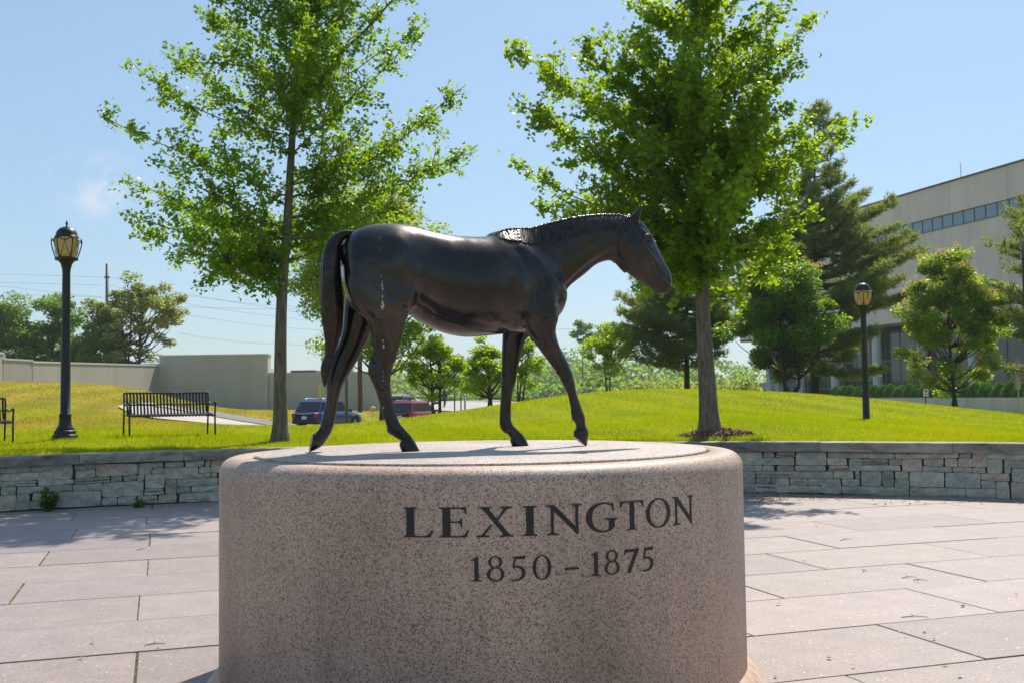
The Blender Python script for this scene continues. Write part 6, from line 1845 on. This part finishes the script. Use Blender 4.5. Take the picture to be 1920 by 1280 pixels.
# ------------------------------------------------------------------ cars
def make_car(kind, paint_):
    """x across, y forward (front), z up; rear at -L/2"""
    L, Wd, H = {'suv': (4.75, 1.84, 1.66), 'van': (4.9, 1.92, 1.76), 'sedan': (4.6, 1.8, 1.45)}[kind]
    root = empty('parked_car', (0, 0, 0), 0)
    hw = Wd / 2; belt = H * .575; y0, y1 = -L / 2, L / 2
    # body shell: cross sections along the length, (y, bottom, shoulder z, deck z, half width)
    secs = [(y0, .46, belt - .16, belt - .05, hw * .86), (y0 + .10, .36, belt - .06, belt + .0, hw * .95), (y0 + .5, .30, belt - .02, belt + .04, hw), (0, .26, belt - .02, belt + .03, hw), (y1 - 1.5, .26, belt - .03, belt + .01, hw),
            (y1 - .9, .28, belt - .10, belt - .03, hw * .98), (y1 - .35, .30, belt - .22, belt - .14, hw * .93), (y1 - .05, .36, belt - .36, belt - .29, hw * .84), (y1, .42, .60, .64, hw * .74)]
    vs = []; fs = []
    for y, zb, zs_1, zd, w_ in secs:
        for x, z in ((-w_ * .92, zb), (-w_, zb + .12), (-w_ * 1.0, (zb + zs_1) / 2 + .06), (-w_ * .965, zs_1), (-w_ * .90, zd), (w_ * .90, zd), (w_ * .965, zs_1), (w_, (zb + zs_1) / 2 + .06), (w_, zb + .12), (w_ * .92, zb)):
            vs.append((x, y, z))
    m_ = 10
    for i in range(len(secs) - 1):
        for k in range(m_): fs.append((i * m_ + k, i * m_ + (k + 1) % m_, (i + 1) * m_ + (k + 1) % m_, (i + 1) * m_ + k))
    fs += [tuple(range(m_)), tuple((len(secs) - 1) * m_ + k for k in reversed(range(m_)))]
    MB().add(vs, fs).build('body', paint_, root, True)
    # greenhouse
    ra, rb, rc, rd = {'suv': (y0 + .22, y0 + .72, y1 - 2.1, y1 - 1.25), 'van': (y0 + .12, y0 + .45, y1 - 1.9, y1 - .85), 'sedan': (y0 + .7, y0 + 1.4, y1 - 2.1, y1 - 1.2)}[kind]
    def ring(z, w_, ya, yb): return [(-w_, ya, z), (w_, ya, z), (w_, yb, z), (-w_, yb, z)]
    b0 = ring(belt - .03, hw * .93, ra, rd); b1 = ring(H - .10, hw * .77, rb - .08, rc); b2 = ring(H, hw * .68, rb + .10, rc - .2)
    MB().add(b0 + b1 + b2, [(0, 1, 5, 4), (1, 2, 6, 5), (2, 3, 7, 6), (3, 0, 4, 7), (4, 5, 9, 8), (5, 6, 10, 9), (6, 7, 11, 10), (7, 4, 8, 11), (8, 9, 10, 11)]).build('cabin', paint_, root)
    def panel(name, q, f0, f1, g0, g1, mat, out=.012):
        a, b, c_, d = [Vector(v) for v in q]       # a-b bottom, d-c top
        def P(u_, v_): return (a.lerp(b, u_)).lerp(d.lerp(c_, u_), v_)
        n = (b - a).cross(d - a).normalized()
        pts = [P(f0, g0), P(f1, g0), P(f1, g1), P(f0, g1)]
        V = [tuple(p + n * out) for p in pts] + [tuple(p - n * .01) for p in pts]
        return MB().add(V, [(0, 1, 2, 3), (7, 6, 5, 4), (0, 4, 5, 1), (1, 5, 6, 2), (2, 6, 7, 3), (3, 7, 4, 0)]).build(name, mat, root)
    panel('rear_window', (b0[0], b0[1], b1[1], b1[0]), .07, .93, .14, .92, MATS['car_glass'])
    panel('windscreen', (b0[2], b0[3], b1[3], b1[2]), .05, .95, .10, .95, MATS['car_glass'])
    cuts = [(.06, .28), (.31, .60), (.63, .93)] if kind != 'sedan' else [(.12, .48), (.51, .90)]
    for f0, f1 in cuts:
        panel('side_window', (b0[1], b0[2], b1[2], b1[1]), f0, f1, .14, .88, MATS['car_glass'])
        panel('side_window', (b0[3], b0[0], b1[0], b1[3]), 1 - f1, 1 - f0, .14, .88, MATS['car_glass'])
    for s in (-1, 1):
        lh = .30 if kind == 'suv' else .50
        MB().box((s * hw * .80, y0 + .03, belt - .16 - (lh - .3) * .2), (.26 if kind == 'suv' else .16, .10, lh * .8), 0).build('tail_light', MATS['tail_light'], root, False, .02)
        MB().box((s * hw * .66, y1 - .10, .70), (.36, .16, .16)).build('head_light', MATS['head_light'], root, False, .03)
        MB().box((s * (hw + .07), rd - .32, belt + .07), (.20, .10, .14)).build('wing_mirror', MATS['car_trim'], root, False, .03)
        if kind != 'sedan': MB().tube([(s * hw * .62, rb + .1, H + .02), (s * hw * .62, rb + .3, H + .06), (s * hw * .62, rc - .5, H + .06), (s * hw * .62, rc - .25, H + .01)], .022, 6).build('roof_rail', MATS['rim'], root, True)
        for yy in (y0 + .95, y1 - .95):
            t_ = MB(); R = Matrix.Translation((s * (hw - .10), yy, .34)) @ Matrix.Rotation(math.pi / 2, 4, 'Y')
            q = MB().lathe([(.22, -.11), (.32, -.11), (.34, -.08), (.34, .08), (.32, .11), (.22, .11)], 20, (0, 0, 0), False)
            q.v = [tuple(R @ Vector(v)) for v in q.v]
            wobj = q.build('wheel', MATS['tyre'], root, True)
            q = MB().lathe([(.01, .06 * s), (.06, .09 * s), (.20, .07 * s), (.22, .03 * s)], 16, (0, 0, 0), False); q.v = [tuple(R @ Vector(v)) for v in q.v]
            q.build('rim', MATS['rim'], wobj, True)
            a = [(s * (hw + .004), yy + .43 * math.cos(t2), .34 + .43 * math.sin(t2)) for t2 in np.linspace(-.25, math.pi + .25, 14)]
            MB().tube(a, .035, 5).build('wheel_arch', MATS['car_trim'], root, True)
    MB().box((0, y0 + .02, .46), (Wd * .88, .16, .24)).build('rear_bumper', MATS['car_trim'] if kind == 'suv' else paint_, root, False, .04)
    MB().box((0, y1 - .04, .45), (Wd * .80, .16, .22)).build('front_bumper', MATS['car_trim'], root, False, .04)
    MB().box((0, y0 - .02, belt - .28), (.33, .02, .17)).build('licence_plate', MATS['plate'], root)
    MB().box((0, y0 - .01, belt - .08), (.9, .05, .04)).build('tailgate_trim', MATS['rim'], root, False, .01)
    MB().box((0, ra + .0, belt + .03), (.5, .03, .025)).build('rear_wiper', MATS['car_trim'], root)
    if kind == 'van': MB().box((0, y0 - .035, .64), (1.0, .03, .13)).build('bumper_strip', MATS['head_light'], root)
    return root
def park(o, px, py, dep, head, label, zoff=0.0, cat='car'):
    p = at(px, py, dep); o.location = (p.x, p.y, gz1(p.x, p.y) + .06 + zoff); o.rotation_euler.z = -math.radians(head)
    tag(o, label, cat, 'parked cars beyond the lawn')
park(make_car('suv', MATS['car_blue']), 616, 800, 61.5, 24, 'blue estate car parked left of the horse hind legs with its rear to the camera')
park(make_car('van', MATS['car_red']), 779, 797, 74, 20, 'dark red minivan beside the forked small tree seen from behind')
park(make_car('suv', MATS['car_dark']), 757, 787, 84, 18, 'charcoal car roof showing just behind the dark red minivan')
park(make_car('sedan', MATS['car_silver']), 776, 748, 165, 20, 'tiny pale car far away on the road above the red minivan')

# kerb of the driveway
kx = catmull(np.array([(-18.5, 51.0), (-14, 51.6), (-9.8, 53)]), 10); kz = ground_z(kx[:, 0], kx[:, 1])
MB().tube([(x, y, z + .02) for (x, y), z in zip(kx, kz)], .11, 6).build('kerb', MATS['kerb_yellow'])
tag(bpy.data.objects['kerb'], 'tan painted kerb along the near edge of the driveway', None, None, 'structure')

# ------------------------------------------------------------------ person far off by the road
pp = at(834, 760, 112); gpp = gz1(pp.x, pp.y)
bm = bmesh.new(); sk = {}
J = {'pelvis': (0, 0, .95, .13), 'chest': (0, .0, 1.30, .15), 'neck': (0, 0, 1.47, .06), 'head': (0, -.01, 1.60, .095), 'crown': (0, 0, 1.72, .07),
     'sl': (-.19, 0, 1.40, .065), 'el': (-.25, .03, 1.13, .045), 'wl': (-.24, -.05, .90, .035), 'fl': (-.24, -.07, .80, .035), 'sr': (.19, 0, 1.40, .065), 'er': (.25, -.03, 1.13, .045), 'wr': (.23, -.10, .92, .035), 'fr': (.23, -.13, .83, .035),
     'hl': (-.10, 0, .88, .09), 'kl': (-.11, -.06, .50, .065), 'al': (-.11, .06, .09, .045), 'tl': (-.11, -.10, .04, .04), 'hr': (.10, 0, .88, .09), 'kr': (.11, .04, .50, .065), 'ar': (.11, .18, .12, .045), 'tr': (.11, .05, .04, .04)}
for k_, v_ in J.items(): sk[k_] = bm.verts.new(v_[:3])
for a_, b_ in (('pelvis', 'chest'), ('chest', 'neck'), ('neck', 'head'), ('head', 'crown'), ('chest', 'sl'), ('sl', 'el'), ('el', 'wl'), ('wl', 'fl'), ('chest', 'sr'), ('sr', 'er'), ('er', 'wr'), ('wr', 'fr'), ('pelvis', 'hl'), ('hl', 'kl'), ('kl', 'al'), ('al', 'tl'), ('pelvis', 'hr'), ('hr', 'kr'), ('kr', 'ar'), ('ar', 'tr')):
    bm.edges.new((sk[a_], sk[b_]))
me = bpy.data.meshes.new('person'); bm.to_mesh(me); bm.free()
person = link('person', me, flat('dark_clothes', (.025, .028, .04), .8))
person.location = (pp.x, pp.y, gpp + .08); person.rotation_euler.z = .7
sm_ = person.modifiers.new('skin', 'SKIN')
for i, k_ in enumerate(J): me.skin_vertices[0].data[i].radius = (J[k_][3], J[k_][3])
me.skin_vertices[0].data[0].use_root = True
person.modifiers.new('smooth', 'SUBSURF').render_levels = 1
tag(person, 'distant person in dark clothes walking beside the road', 'person')
hm_ = MB().lathe([(.10, 1.60), (.102, 1.67), (.085, 1.75), (.03, 1.79)], 12, (0, .015, 0)); hm_.build('hair', flat('dark_hair', (.02, .015, .012), .7), person, True)
# ------------------------------------------------------------------ thin summer haze over the whole place
HB = 1290.0
hz = MB().box((0, 0, 14.0), (2 * HB, 2 * HB, 33.0))
Hm = bpy.data.materials.new('summer_haze'); Hm.use_nodes = True
ht = Hm.node_tree; ht.nodes.clear()
ho = ht.nodes.new('ShaderNodeOutputMaterial'); hv = ht.nodes.new('ShaderNodeVolumePrincipled')
hv.inputs['Color'].default_value = (0.86, 0.92, 1.0, 1); hv.inputs['Density'].default_value = 0.00022; hv.inputs['Anisotropy'].default_value = 0.2
ht.links.new(hv.outputs[0], ho.inputs['Volume'])
tag(hz.build('haze', Hm), 'thin pale summer haze in the air over the whole place', 'haze', None, 'stuff')
